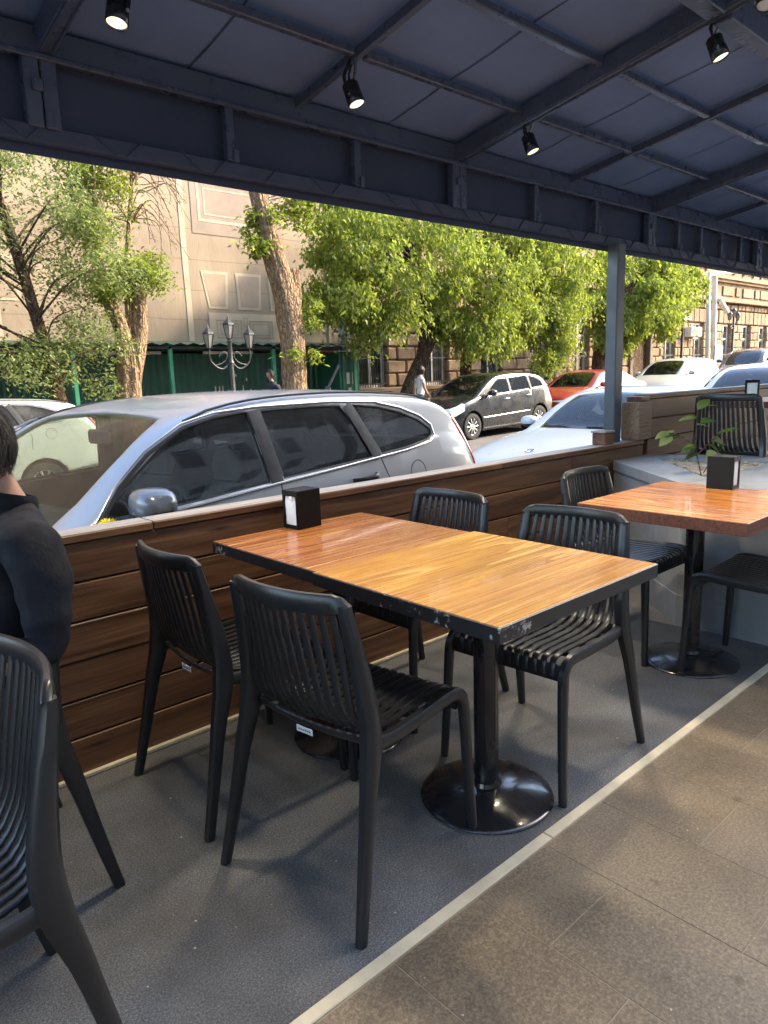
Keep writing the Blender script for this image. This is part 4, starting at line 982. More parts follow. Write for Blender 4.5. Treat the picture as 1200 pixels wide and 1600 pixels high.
wb = empty('wrapped_building', (6, YT, gz(6)), 0, 'tall building wrapped in a beige tarpaulin printed with a facade', 'building'); put = gpart(wb)
put('wall', MB().box((-14, YT+.6, -.6), (13.4, YT+9, 13)), M['stone_dark'])
def tarp_y(x, z): return YT+.05*noise.noise(Vector((x*.35, z*.5, 2)))+.02*noise.noise(Vector((x*1.3, z*.9, 7)))+.008*math.sin(x*2.6)
b = MB(); nx, nz = 150, 60; vs = []
for i in range(nx+1):
    for j in range(nz+1):
        x = lerp(-14, 13.45, i/nx); z = lerp(2.12, 12.5, j/nz)
        vs.append((x, tarp_y(x, z), z))
fs = [(i*(nz+1)+j, (i+1)*(nz+1)+j, (i+1)*(nz+1)+j+1, i*(nz+1)+j+1) for i in range(nx) for j in range(nz)]
put('tarpaulin', b.add(vs, fs), M['tarp'], 60)
put('tarp_edge', MB().box((13.44, YT-.04, 2.12), (13.62, YT+.6, 12.5)), M['print_cream'])
put('scaffold_pole', MB().tube([(13.95, YT-.1, -.2), (13.95, YT-.1, 12.5)], .17, 12), M['concrete'])
def conform(b, x0, x1, z0, z1, d, sk0=0, sk1=0):
    """printed patch lying on the tarpaulin surface"""
    n = max(1, int((x1-x0)/.12)); k = max(1, int((z1-z0)/.12)); vs = []
    for i in range(n+1):
        for j in range(k+1):
            z = lerp(z0, z1, j/k); a = x0+sk0*(1-j/k); c2 = x1-sk1*(1-j/k); x = lerp(a, c2, i/n); vs.append((x, tarp_y(x, z)-.014-d, z))
    return b.add(vs, [(i*(k+1)+j, (i+1)*(k+1)+j, (i+1)*(k+1)+j+1, i*(k+1)+j+1) for i in range(n) for j in range(k)])
def pr(nm, x0, x1, z0, z1, m, d, *sk): put(nm, conform(MB(), x0, x1, z0, z1, d, *sk), m)
def frame(x0, x1, z0, z1, t, m, d):
    b = MB(); conform(b, x0, x1, z0, z0+t, d); conform(b, x0, x1, z1-t, z1, d); conform(b, x0, x0+t, z0+t, z1-t, d); conform(b, x1-t, x1, z0+t, z1-t, d); put('printed_frame', b, m)
pr('tarp_seam', 8.9, 9.05, 2.2, 12, M['print_cream'], 0)
for X0_ in (9.25, 2.1):
    pr('printed_panel', X0_, X0_+2.6, 5.05, 6.75, M['print_brown'], 0)
    frame(X0_+.18, X0_+2.42, 5.35, 6.35, .07, M['print_cream'], .006); frame(X0_+.36, X0_+2.24, 5.52, 6.18, .035, M['print_cream'], .006)
    pr('printed_panel', X0_+.1, X0_+2.2, 6.9, 8.1, M['print_cream'], 0); frame(X0_+.2, X0_+1.1, 7.0, 8.0, .05, M['print_line'], .006); frame(X0_+1.2, X0_+2.1, 7.0, 8.0, .05, M['print_line'], .006)
    for k in range(3):                       # tapered voussoirs
        a, c2 = X0_+.12+k*1.02, X0_+.92+k*1.02; s_ = .16 if k == 0 else .02
        pr('printed_voussoir', a, c2, 3.2, 4.15, M['print_cream'], 0, s_, .08); pr('printed_voussoir', a+.07, c2-.07, 3.27, 4.08, M['print_line'], .006, s_, .08)
    pr('printed_panel', X0_+.25, X0_+2.45, 2.25, 3.1, M['print_cream'], .01)
    for q in (.45, 1.45): frame(X0_+q, X0_+q+.75, 2.45, 2.92, .03, M['print_line'], .017); frame(X0_+q+.1, X0_+q+.65, 2.53, 2.84, .02, M['print_line'], .017)
    frame(X0_+1.27, X0_+1.4, 2.75, 3.0, .02, M['print_line'], .017)
# hoarding: corrugated green sheets, posts, lean-to roof
YH = 16.3
hd = empty('green_hoarding', (5, YH, gz(5)+.15), 0, 'dark green corrugated hoarding with covered walkway along the wrapped building', 'fence'); put = gpart(hd)
for k in range(-7, 12):
    x0 = k*1.15; n = 24; vs = []
    for i in range(n+1):
        x = x0+1.15*i/n; y = YH+.018*(1 if (i//2) % 2 else -1)+(.004 if k % 2 else 0)
        vs += [(x, y, gz(x)+.12), (x, y, 2.02)]
    put('sheet', MB().add(vs, [(2*i, 2*i+2, 2*i+3, 2*i+1) for i in range(n)]), M['green_sheet'])
for x in (-4.6, -1.2, 2.2, 5.2, 7.3, 10.0, 12.6):
    put('post', MB().cbox((x-.045, YH-1.30, gz(x)+.1), (x+.045, YH-1.21, 2.16), .008), M['green_post'])
b = MB(); n = 130; vs = []
for i in range(n+1):
    x = lerp(-8, 13.2, i/n); r_ = .025*(1 if i % 2 else -1)
    vs += [(x, YH-1.42, 2.17+r_), (x, YH+.9, 2.34+r_)]
put('roof_sheet', b.add(vs, [(2*i, 2*i+2, 2*i+3, 2*i+1) for i in range(n)]), M['green_sheet'])
put('roof_beam', MB().cbox((-8, YH-1.30, 2.06), (13.2, YH-1.22, 2.135), .01), M['dark_roof'])
put('roof_beam', MB().cbox((-8, YH-.12, 2.08), (13.2, YH-.05, 2.2), .01), M['dark_roof'])
for x in (6.9, 9.4): put('light_panel', MB().cbox((x-.7, YH-.2, 2.0), (x+.7, YH-.13, 2.07), .01), M['frame_white'])
put('round_lamp', MB().lathe([(0, .05), (.16, .03), (.18, -.02), (.1, -.06), (0, -.07)], 20, Matrix.Translation((5.9, YH-.35, 2.05)), cap=False), M['frame_white'], 40)
for k in range(9):                              # torn paper scraps
    x = 9.0+.13*k+random.uniform(-.05, .05); z = random.uniform(.95, 1.45); put('paper_scrap', MB().box((x, YH-.03, z), (x+random.uniform(.02, .06), YH-.024, z+random.uniform(.05, .22))), M['frame_white'])
gb = empty('green_cabinet', (13.0, 15.6, gz(13)+.15), 0, 'green sheet metal cabinet with white notices at the end of the hoarding', 'cabinet'); put = gpart(gb)
put('cabinet_body', MB().cbox((12.2, 15.2, gz(13)+.1), (12.9, 16.2, 2.0), .02), M['green_sheet'])
put('door', MB().cbox((12.28, 15.165, .0), (12.82, 15.198, 1.9), .01), M['green_sheet'])
for x, z in ((12.4, 1.15), (12.6, 1.15), (12.45, .95), (12.65, .97)): put('notice', MB().box((x, 15.155, z), (x+.1, 15.163, z+(.3 if z > 1.1 else .1))), M['frame_white'])
# ------------------------------------------------------------------ stone building
YS = 18.0; XS0, XS1 = 14.2, 62
sb = empty('stone_building', (38, YS, gz(38)), 0, 'rusticated brown tuff stone building with barred tall windows along the street', 'building'); put = gpart(sb)
wins = [15.9, 18.9, 22.0, 25.1, 28.2, 31.0, 36.4, 39.7, 43.3, 46.1, 48.7, 51.4, 54.2, 57]
DOOR = 33.4
z_w0, z_w1 = .95, 3.62
b = MB(); b.box((XS0, YS+.25, -.6), (XS1, YS+9, 14)); put('wall', b, M['stone_dark'])
# mortar back wall with true openings is formed by the recess depth of the blocks
def opening(x): return any(abs(x-w_) < .66 for w_ in wins) or abs(x-DOOR) < .9
allb = []; course = .44; zc = -.35; row = 0
while zc < 3.6:
    x = XS0-(.45 if row % 2 else 0)
    spans = []; edges_ = [XS0]+[v for w_ in sorted(wins+[DOOR]) for v in ((w_-.62, w_+.62) if w_ != DOOR else (w_-.85, w_+.85))]+[XS1]
    if zc+course/2 < z_w0: segs = [(XS0, DOOR-.85), (DOOR+.85, XS1)]
    else: segs = [(edges_[2*k], edges_[2*k+1]) for k in range(len(edges_)//2)]
    for a, c2 in segs:
        nb = max(1, round((c2-a)/.80)); ww = (c2-a)/nb; of = ww*.5 if row % 2 and nb > 1 else 0
        cuts = [a]+[a+of+ww*k for k in range(0 if of else 1, nb)]+[c2]
        for p, q in zip(cuts, cuts[1:]):
            if q-p > .1: allb.append((p, q, zc, zc+course))
    zc += course; row += 1
vr = []
for k in range(int((XS1-XS0)/.62)):
    allb.append((XS0+k*.62, XS0+k*.62+.62, 3.64, 4.38))
for k in range(int((XS1-XS0)/.5)): allb.append((XS0+k*.5, XS0+k*.5+.5, 4.42, 4.76))
def block(b, p, q, z0, z1, d): b.cbox((p+.014, YS+.02-d, z0+.014), (q-.014, YS+.26, z1-.014), .045)
allb.sort(key=lambda t: -((t[1]-t[0])*(t[3]-t[2])/(((t[0]+t[1])/2)**2+YS**2) if t[2] > .2 else 0))
for t in allb[:300]:
    b = MB(); block(b, *t, random.uniform(.02, .08)); o = b.build('block', M['stone'], sb, fix=False, loc=(t[0], YS, t[2])); o.location = Vector((t[0], YS, t[2]))-Vector(sb.location)
b = MB()
for t in allb[300:]: block(b, *t, random.uniform(.02, .08))
o = put('far_blocks', b, M['stone']); o['kind'] = 'stuff'
for z0, z1, d in ((4.80, 4.92, .35), (4.92, 5.02, .22), (5.02, 5.9, .0), (5.9, 6.05, .18), (6.05, 6.16, .30), (6.16, 9.5, -.02)):
    put('cornice' if d > .1 else 'upper_wall', MB().cbox((XS0, YS+.05-d, z0+.002), (XS1, YS+.26, z1-.002), .02), M['stone'])
for w_ in wins:
    put('relief_panel', MB().cbox((w_-.75, YS-.03, 5.2), (w_+.75, YS+.049, 5.72), .04), M['stone']); put('relief_panel', MB().cbox((w_+1.05, YS-.03, 5.2), (w_+1.7, YS+.049, 5.72), .04), M['stone'])
    for zb_, zt_ in ((z_w0, z_w1), (6.5, 8.6)):
        low = zb_ < 3; yb_ = YS+.20 if low else YS+.02
        fr_ = put('window', MB().box((w_-.62, yb_, zb_), (w_-.50, yb_+.045, zt_)).box((w_+.50, yb_, zb_), (w_+.62, yb_+.045, zt_)).box((w_-.5, yb_, zt_-.1), (w_+.5, yb_+.045, zt_)).box((w_-.5, yb_, zb_), (w_+.5, yb_+.045, zb_+.1)).box((w_-.045, yb_, zb_+.1), (w_+.045, yb_+.045, zt_-.1)).box((w_-.5, yb_, zt_-.85), (w_-.045, yb_+.045, zt_-.76)).box((w_+.045, yb_, zt_-.85), (w_+.5, yb_+.045, zt_-.76)), M['frame_white'])
        for s in (-1, 1):
            g_ = MB().box((min(s*.05, s*.5)+w_, yb_+.046, zb_+.1), (max(s*.05, s*.5)+w_, yb_+.05, zt_-.1)).build('pane', M['pane'] if 'pane' in M else M['glass_dark'], fr_, fix=False)
        if low:
            g_ = MB()
            for k in range(11): g_.tube([(w_-.56+k*.112, YS+.06, zb_+.02), (w_-.56+k*.112, YS+.06, zt_-1.3+.9*(k % 2 == 0))], .012, 5)
            for zz in (zb_+.12, zb_+.95): g_.box((w_-.6, YS+.05, zz), (w_+.6, YS+.07, zz+.03))
            put('window_bars', g_, M['iron'])
            put('sill', MB().cbox((w_-.75, YS-.14, zb_-.14), (w_+.75, YS+.2, zb_-.005), .02), M['stone'])
        else: put('surround', MB().cbox((w_-.8, YS-.04, zb_-.1), (w_-.625, YS+.05, zt_+.1), .02).cbox((w_+.625, YS-.04, zb_-.1), (w_+.8, YS+.05, zt_+.1), .02), M['stone'])
put('door_surround', MB().cbox((DOOR-1.1, YS-.12, .1), (DOOR-.8, YS+.2, 3.5), .03).cbox((DOOR+.8, YS-.12, .1), (DOOR+1.1, YS+.2, 3.5), .03), M['red_stone'] if 'red_stone' in M else M['stone_dark'])
dr = put('door', MB().cbox((DOOR-.78, YS+.1, .1), (DOOR+.78, YS+.15, 3.3), .02), M['bark_dark'])
b = MB(); n = 12; vs = []
for i in range(n+1):
    a = math.pi*.5*i/n; vs += [(DOOR-1.3, YS-1.5*math.sin(a)-.02, 3.55+.75*math.cos(a)), (DOOR+2.1, YS-1.5*math.sin(a)-.02, 3.55+.75*math.cos(a))]
cp = put('entrance_awning', b.add(vs, [(2*i, 2*i+1, 2*i+3, 2*i+2) for i in range(n)]), M['frame_white'], 40)
for x in (37.9, 38.6): 
    ac = put('air_conditioner', MB().cbox((x, YS-.45, 2.85), (x+.55, YS-.05, 3.35), .03), M['frame_white'])
b = MB().lathe([(0, 0), (.19, .0), (.2, .01)], 20, Matrix.Translation((38.18, YS-.455, 3.1))@Matrix.Rotation(R(90), 4, 'X'), cap=False); put('fan_grille', b, M['iron'])
# ------------------------------------------------------------------ street lamps
def lantern(b, g, x, y, z, s=1):
    T = Matrix.Translation((x, y, z)); q = R(30)
    b.lathe([(.04*s, 0), (.07*s, .02*s), (.075*s, .035*s)], 6, T, cap=False); b.lathe([(.16*s, .36*s), (.15*s, .40*s), (.08*s, .47*s), (.03*s, .52*s), (.02*s, .56*s), (.0, .62*s)], 6, T, cap=False)
    for k in range(6):
        a = 2*math.pi*k/6; b.tube([T@Vector((.075*s*math.cos(a), .075*s*math.sin(a), .035*s)), T@Vector((.15*s*math.cos(a), .15*s*math.sin(a), .36*s))], .010*s, 5)
    g.lathe([(.068*s, .04*s), (.140*s, .355*s)], 6, T, cap=False)
def street_lamp(x, y, h, label, arms=True):
    z0 = gz(x)+.15; root = empty('street_lamp', (x, y, z0), 0, label, 'street lamp', 'ornate black street lamps'); 
    MB().lathe([(.13, 0), (.13, .25), (.09, .3), (.075, .9), (.085, .93), (.065, .97), (.055, h-.5), (.075, h-.48), (.05, h-.42), (.045, h-.06), (.06, h-.03), (.03, h)], 16, cap=False).build('pole', M['iron'], root, 40)
    b = MB(); g = MB(); lantern(b, g, 0, 0, h, .85)
    b.build('lantern', M['iron'], root); g.build('lantern_glass', M['lamp_glass'], root)
    for s in (-1, 1):
        p = [(s*.05, 0, h-.50), (s*.18, 0, h-.60), (s*.32, 0, h-.58), (s*.46, 0, h-.46), (s*.50, 0, h-.30), (s*.48, 0, h-.18)]
        a = MB().tube(smooth_path(p, 4), .018, 6); a.tube(smooth_path([(s*.28, 0, h-.35), (s*.16, 0, h-.25), (s*.08, 0, h-.33), (s*.14, 0, h-.44), (s*.25, 0, h-.5), (s*.4, 0, h-.53)], 4), .012, 6)
        a.build('scroll_arm', M['iron'], root, 50)
        b = MB(); g = MB(); lantern(b, g, s*.49, 0, h-.20, .85)
        b.build('lantern', M['iron'], root); g.build('lantern_glass', M['lamp_glass'], root)
    return root
street_lamp(8.03, 13.7, 2.45, 'black three armed street lamp in front of the green hoarding')
street_lamp(33.6, 16, 3.4, 'distant black street lamp left of the pale light mast')
street_lamp(39.3, 16, 3.1, 'distant black street lamp right of the pale light mast')
ms = empty('light_mast', (34.2, 15, gz(34)), 0, 'pale double pole mast with bent arm before the stone building', 'mast'); put = gpart(ms)
put('pole', MB().tube([(34.25, 15, gz(34)), (33.85, 15, 5.3), (33.95, 15, 5.42), (36.9, 15, 5.72)], .10, 10), M['pole_cream'], 60)
put('pole', MB().tube([(35.0, 15.05, gz(34)), (34.6, 15.05, 5.4)], .12, 10), M['pole_cream'], 60)
put('camera_arm', MB().cbox((34.8, 14.8, 4.05), (36.0, 15.0, 4.25), .04, Matrix.Translation((35, 15, 4.3))@Matrix.Rotation(R(32), 4, 'Y')@Matrix.Translation((-35, -15, -4.15))), M['pole_cream'])
put('sign_board', MB().cbox((34.55, 14.85, 1.35), (35.45, 14.9, 2.25), .02), M['concrete'])
# ------------------------------------------------------------------ trees
def limb(b, path, radii, n=14, rough=.0, seed=0):
    P = smooth_path(path, 6); k = len(P); vs = []
    rr = [interp(i/(k-1), [(j/(len(radii)-1), r_) for j, r_ in enumerate(radii)]) for i in range(k)]
    prev = None
    for i, p in enumerate(P):
        t = (P[min(i+1, k-1)]-P[max(i-1, 0)]).normalized(); s = (Vector((0, 1, 0)).cross(t) if prev is None else prev-t*prev.dot(t)).normalized(); prev = s; q = t.cross(s)
        for j in range(n):
            a = 2*math.pi*j/n; d = s*math.cos(a)+q*math.sin(a)
            f = 1+rough*noise.noise(Vector((d.x*2.2+seed, d.y*2.2, p.z*1.1)))+rough*.55*noise.noise(Vector((d.x*7+seed, d.y*7, p.z*1.6)))
            vs.append(p+d*(rr[i]*f))
    b.add(vs, [(i*n+j, i*n+(j+1) % n, (i+1)*n+(j+1) % n, (i+1)*n+j) for i in range(k-1) for j in range(n)]+[tuple((k-1)*n+j for j in range(n))]); return P
def leaves(name, m, parent, centers, size, droop, jitter=.35, seed=1, aspect=.36, palm=0):
    """centers: (n,3) points; one folded leaf at each"""
    g = np.random.default_rng(seed); n = len(centers); ctr = np.asarray(centers, float)
    az = g.uniform(0, 2*np.pi, n); el = np.clip(g.normal(-droop, jitter, n), -1.5, 1.2)
    d = np.stack([np.cos(az)*np.cos(el), np.sin(az)*np.cos(el), np.sin(el)], 1)
    upv = np.stack([g.normal(0, .5, n), g.normal(0, .5, n), np.ones(n)], 1)
    s = np.cross(d, upv); s /= np.linalg.norm(s, axis=1, keepdims=True)+1e-9; q = np.cross(s, d)
    ln = size*g.uniform(.6, 1.25, n)[:, None]; w_ = ln*aspect
    base = ctr; tip = ctr+d*ln; mid = ctr+d*ln*.42
    V = np.stack([base, mid+s*w_+q*w_*.3, tip-q*ln*.12, mid-s*w_+q*w_*.3], 1).reshape(-1, 3)
    idx = np.arange(n)*4
    F = np.stack([np.stack([idx, idx+1, idx+2], 1), np.stack([idx, idx+2, idx+3], 1)], 1).reshape(-1, 3)
    me = bpy.data.meshes.new(name); me.vertices.add(len(V)); me.vertices.foreach_set('co', V.ravel())
    me.loops.add(F.size); me.loops.foreach_set('vertex_index', F.ravel()); me.polygons.add(len(F)); me.polygons.foreach_set('loop_start', np.arange(len(F))*3)
    me.update(calc_edges=True); me.materials.append(m)
    a = me.attributes.new('rnd', 'FLOAT', 'FACE'); r_ = np.clip(g.normal(.45, .24, n), 0, 1); a.data.foreach_set('value', np.repeat(r_, 2))
    o = bpy.data.objects.new(name, me); C.objects.link(o); o.parent = parent; o.location = -Vector(parent.location); return o
def sprays(tips, per, spread, leafn, hang, seed):
    """leaf positions on drooping sprays around branch tips"""
    g = np.random.default_rng(seed); out = []
    for t in tips:
        c = np.array(t[:3]); rad = spread*(t[3] if len(t) > 3 else 1)
        for _ in range(per):
            v = g.normal(0, 1, 3); v /= np.linalg.norm(v); o = c+v*rad*g.uniform(.25, 1)**.5*np.array([1, 1, .75])
            dirv = np.array([g.normal(0, .6), g.normal(0, .6), -hang]); L_ = g.uniform(.18, .45)
            for k in range(leafn): out.append(o+dirv*L_*k/leafn+g.normal(0, .035, 3))
    return np.array(out)
def tree(name, label, base, m_bark, limbs, rough=.12, n=16, group=None):
    root = empty(name, base, 0, label, 'tree', group or 'street trees across the road'); b = MB(); tips = []
    for i, (path, radii) in enumerate(limbs): limb(b, path, radii, n if i < 2 else 8, rough if i < 2 else .05, i*3.1)
    o = b.build('trunk', M[m_bark], root, 70, fix=False); o.location = -Vector(base); return root
def rz_(x): return gz(x)+.12
rg = random.Random(5)
def blob(n, cx, cy, cz, rx, ry, rz, s=1, keep=None):
    out = []
    while len(out) < n:
        v = Vector((rg.uniform(-1, 1), rg.uniform(-1, 1), rg.uniform(-1, 1)))
        if v.length > 1 or v.length < .35: continue
        p = (cx+v.x*rx, cy+v.y*ry, cz+v.z*rz, s*rg.uniform(.6, 1.25))
        if keep and not keep(p): continue
        out.append(p)
    return out
# far left leafy tree
X, Y = 4.5, 13.7
t1tips = blob(26, 3.3, 13.6, 4.6, 2.0, 1.3, 1.5)+blob(12, 4.9, 13.5, 3.4, 1.2, .9, .9)+blob(14, 2.3, 13.6, 3.2, 1.5, 1.0, 1.0)+blob(10, 4.7, 13.5, 1.9, .9, .6, .7, .8)+blob(6, 3.2, 13.4, 2.0, .8, .5, .4, .7)
lim = [([(4.55, 13.7, -.35), (4.42, 13.7, 1.2), (4.15, 13.65, 2.7), (3.85, 13.6, 4.2), (3.5, 13.6, 5.6)], [.14, .115, .10, .085, .05])]
for q in t1tips[::2]: lim.append(([(interp(q[2]-.7, [(1, 4.45), (4.2, 3.85), (6, 3.5)]), 13.62, max(1.3, q[2]-.9)), ((q[0]+3.9)/2, q[1], q[2]-.25), q[:3]], [.024, .014, .005]))
T1 = tree('leafy_tree', 'leafy tree with thin leaning dark trunk at the far left', (4.55, 13.7, gz(4.5)), 'bark_dark', lim)
leaves('crown', M['leaf_dull'], T1, sprays(t1tips, 62, .66, 6, .6, 11), .085, .35, seed=21, aspect=.23)
# pollarded tree
b0 = (5.72, 13.6, gz(5.7))
lim = [([(5.70, 13.6, -.45), (5.70, 13.6, .8), (5.74, 13.6, 1.7), (5.66, 13.6, 2.4), (5.45, 13.6, 2.9)], [.27, .21, .20, .14, .11]),
       ([(5.78, 13.6, 1.2), (5.90, 13.55, 1.9), (6.02, 13.55, 2.5), (6.05, 13.55, 3.15)], [.13, .15, .15, .13]),
       ([(5.45, 13.6, 2.85), (5.38, 13.6, 3.4), (5.42, 13.6, 4.6), (5.4, 13.6, 5.6)], [.12, .07, .05, .02]), ([(5.85, 13.6, 2.4), (5.86, 13.6, 3.2), (5.98, 13.6, 4.1), (6.12, 13.6, 4.9)], [.09, .065, .045, .03]),
       ([(6.12, 13.6, 4.85), (6.15, 13.6, 5.2)], [.035, .03])]
t2tips = blob(10, 5.5, 13.6, 3.7, .75, .5, .7, .75)+blob(9, 5.6, 13.6, 5.0, .8, .5, .8, .75)+blob(6, 6.2, 13.6, 3.5, .35, .4, .4, .6)+blob(4, 6.15, 13.6, 5.6, .3, .3, .35, .6)
T2 = tree('pollard_tree', 'thick pollarded tree with split trunk and young shoots', b0, 'bark_tan', lim, .22, 30)
b = MB()
for k in range(30):                           # dry twigs
    z0 = rg.choice([4.3, 4.5, 4.85, 5.0, 5.15]); s = 1 if k % 4 else -1; L_ = rg.uniform(.4, 1.0)
    x0 = 6.05+.11*(z0-4.3); pth = [(x0, 13.6, z0), (x0+s*L_*.35, 13.6+rg.uniform(-.3, .2), z0+rg.uniform(.05, .45)), (x0+s*L_*.75, 13.6+rg.uniform(-.4, .2), z0+rg.uniform(-.1, .25)), (x0+s*L_, 13.6+rg.uniform(-.5, .3), z0-rg.uniform(.2, .75))]
    P = limb(b, pth, [.016, .010, .007, .004], 5)
    for j in (8, 12, 15): q = P[j]; limb(b, [q, q+Vector((s*rg.uniform(.05, .2), rg.uniform(-.1, .1), rg.uniform(-.25, .1)))], [.006, .003], 4)
o = b.build('dry_twigs', M['twig'], T2, fix=False); o.location = -Vector(b0)
leaves('crown', M['leaf_maple'], T2, sprays(t2tips, 52, .50, 6, .5, 12), .085, .3, seed=22, aspect=.27)
# big tan trunk in the middle
b0 = (9.57, 13.6, gz(9.6))
lim = [([(9.60, 13.6, -.4), (9.58, 13.6, .9), (9.60, 13.6, 2.0), (9.52, 13.6, 2.9), (9.34, 13.55, 3.45), (9.12, 13.5, 4.1), (8.92, 13.5, 4.9), (8.66, 13.45, 5.7), (8.2, 13.4, 7.0)], [.31, .275, .28, .29, .26, .225, .19, .175, .13]),
       ([(9.60, 13.6, 2.6), (9.66, 13.6, 3.2), (9.69, 13.6, 3.72)], [.23, .21, .17])]
t3tips = blob(7, 9.0, 13.4, 4.3, .45, .4, 1.0, .55, lambda p: p[0] < 8.95)+blob(9, 9.75, 13.4, 5.1, .5, .4, .6, .7)+[(10.0, 13.3, 2.6, .6), (10.05, 13.3, 3.0, .5), (9.9, 13.3, 1.9, .5), (9.35, 13.2, 1.95, .35)]
for q in t3tips: lim.append(([(interp(q[2], [(3.4, 9.4), (5.7, 8.75)]) if q[2] > 3.3 else 9.7, 13.5, q[2]-.25), (q[0], q[1], q[2]+.05), (q[0]+.05, q[1], q[2]-.1)], [.014, .008, .003]))
T3 = tree('street_tree', 'street tree with thick tan ridged trunk bending left under the canopy edge', b0, 'bark_tan', lim, .13, 40)
leaves('crown', M['leaf_maple'], T3, sprays(t3tips, 20, .34, 5, .5, 13), .13, .35, seed=23, aspect=.27)
# big maples in the middle
b0 = (14.0, 14.6, gz(14))
keep = lambda p: p[2] > 1.75+max(0, .55*abs(p[0]-14.8)-1.2)*.0 and not (13.2 < p[0] < 15.3 and p[2] < 2.5)
t4 = blob(40, 13.6, 14.2, 4.6, 3.3, 1.7, 2.0, 1, keep)+blob(34, 17.6, 14.4, 4.3, 3.0, 1.7, 2.2, 1, keep)+blob(16, 12.0, 13.9, 3.2, 1.6, 1.1, 1.0, .85)+blob(12, 16.6, 14.0, 2.9, 1.8, 1.0, .9, .8)+blob(10, 20.0, 14.0, 2.4, .9, .7, 1.1, .8)
lim = [([(13.95, 14.7, -.4), (14.2, 14.7, .7), (14.75, 14.65, 1.7), (15.3, 14.6, 2.6), (15.9, 14.5, 3.7), (16.6, 14.4, 5)], [.27, .22, .19, .16, .12, .06]), ([(14.75, 14.65, 1.75), (14.9, 14.6, 2.9), (14.6, 14.5, 4.2), (13.8, 14.3, 5.4)], [.14, .12, .08, .04])]
for q in t4[::2]:
    s0 = min([(15.3, 14.6, 2.6), (15.9, 14.5, 3.7), (14.9, 14.6, 2.9), (14.6, 14.5, 4.2), (16.6, 14.4, 5)], key=lambda s_: (s_[0]-q[0])**2+(s_[2]-q[2])**2)
    lim.append(([s0, ((s0[0]+q[0])/2, (s0[1]+q[1])/2, (s0[2]+q[2])/2+.25), q[:3]], [.05, .03, .008]))
T4 = tree('maple_tree', 'broad bright green maple filling the middle above the silver car', b0, 'bark_dark', lim, .12, 16)
leaves('crown', M['leaf_maple'], T4, sprays(t4, 78, .66, 7, 1.0, 14), .125, .85, seed=24, aspect=.25)
b0 = (17.3, 15.2, gz(17.3))
t6 = blob(30, 20.8, 14.6, 4.6, 2.2, 1.4, 2.0, 1)+blob(10, 19.2, 14.4, 3.0, 1.0, .8, 1.0, .8)
lim = [([(17.35, 15.2, -.4), (17.3, 15.2, .8), (17.5, 15.2, 2.2), (18.6, 15, 3.6), (20.2, 14.8, 4.8)], [.22, .19, .17, .13, .07])]
for q in t6[::2]: lim.append(([(18.9, 14.9, 3.8), ((18.9+q[0])/2, (14.9+q[1])/2, (3.8+q[2])/2+.2), q[:3]], [.05, .03, .008]))
T6 = tree('maple_tree', 'yellowish green maple just left of the canopy post, above the black car', b0, 'bark_dark', lim, .12, 14)
leaves('crown', M['leaf_maple'], T6, sprays(t6, 80, .66, 7, 1.0, 16), .125, .85, seed=26, aspect=.25)
# tree behind the canopy post
b0 = (25.1, 15.2, gz(25))
t5 = blob(40, 27.2, 15, 4.5, 3.2, 1.6, 1.7, 1)+blob(14, 30.4, 15, 4.9, 1.8, 1.0, .7, .8)+blob(12, 25.6, 14.8, 3.0, 1.6, 1.0, .8, .8)+blob(6, 29.0, 15, 3.2, 1.2, .8, .5, .7)
lim = [([(25.0, 15.2, -.3), (25.1, 15.2, 1.2), (25.3, 15.2, 2.4), (26.2, 15.1, 3.8), (27.5, 15, 5)], [.34, .29, .25, .18, .08])]
for q in t5[::2]: lim.append(([(25.9, 15.1, 3.3), ((25.9+q[0])/2, (15.1+q[1])/2, (3.3+q[2])/2+.3), q[:3]], [.06, .035, .008]))
T5 = tree('maple_tree', 'green maple with dark trunk behind and right of the canopy post', b0, 'bark_dark', lim, .12, 14)
leaves('crown', M['leaf_maple'], T5, sprays(t5, 66, .78, 7, .9, 15), .16, .8, seed=25, aspect=.27)
# ------------------------------------------------------------------ people
noisy('skin', (.36, .21, .15), .5, .12, 20, .1, 120, .001)
noisy('hair', (.010, .008, .007), .6, .3, 60, .6, 300, .004)
noisy('shirt_navy', (.013, .014, .020), .85, .3, 12, .5, 18, .012, spec=.2)
noisy('shirt_white', (.62, .60, .56), .8, .1, 12, .3, 30, .005)
noisy('denim', (.06, .075, .11), .8, .25, 14, .2, 60, .004)
noisy('shirt_dark', (.03, .032, .042), .8, .25, 12, .3, 30, .005)
M['red_print'] = mat('red_print', (.5, .05, .05), .7)
def figure(root, J, E_, region, mats, sub=2):
    """J: name -> (pos, rx, ry); E_: edges; continuous skin mesh; region(co)->material index"""
    me = bpy.data.meshes.new('body'); keys = list(J); me.from_pydata([J[k][0] for k in keys], [(keys.index(a), keys.index(c)) for a, c in E_], [])
    o = bpy.data.objects.new('body', me); C.objects.link(o)
    sk = o.modifiers.new('skin', 'SKIN'); sk.use_smooth_shade = True; sk.branch_smoothing = .6
    sv = me.skin_vertices[0].data
    for i, k in enumerate(keys): sv[i].radius = J[k][1:3]; sv[i].use_root = (k == 'pelvis')
    ss = o.modifiers.new('sub', 'SUBSURF'); ss.levels = sub; ss.render_levels = sub
    dg = bpy.context.evaluated_depsgraph_get(); m2 = bpy.data.meshes.new_from_object(o.evaluated_get(dg)); bpy.data.objects.remove(o)
    for m_ in mats: m2.materials.append(M[m_])
    for p in m2.polygons: p.material_index = region(p.center); p.use_smooth = True
    b = bpy.data.objects.new('body', m2); C.objects.link(b); b.parent = root; return b
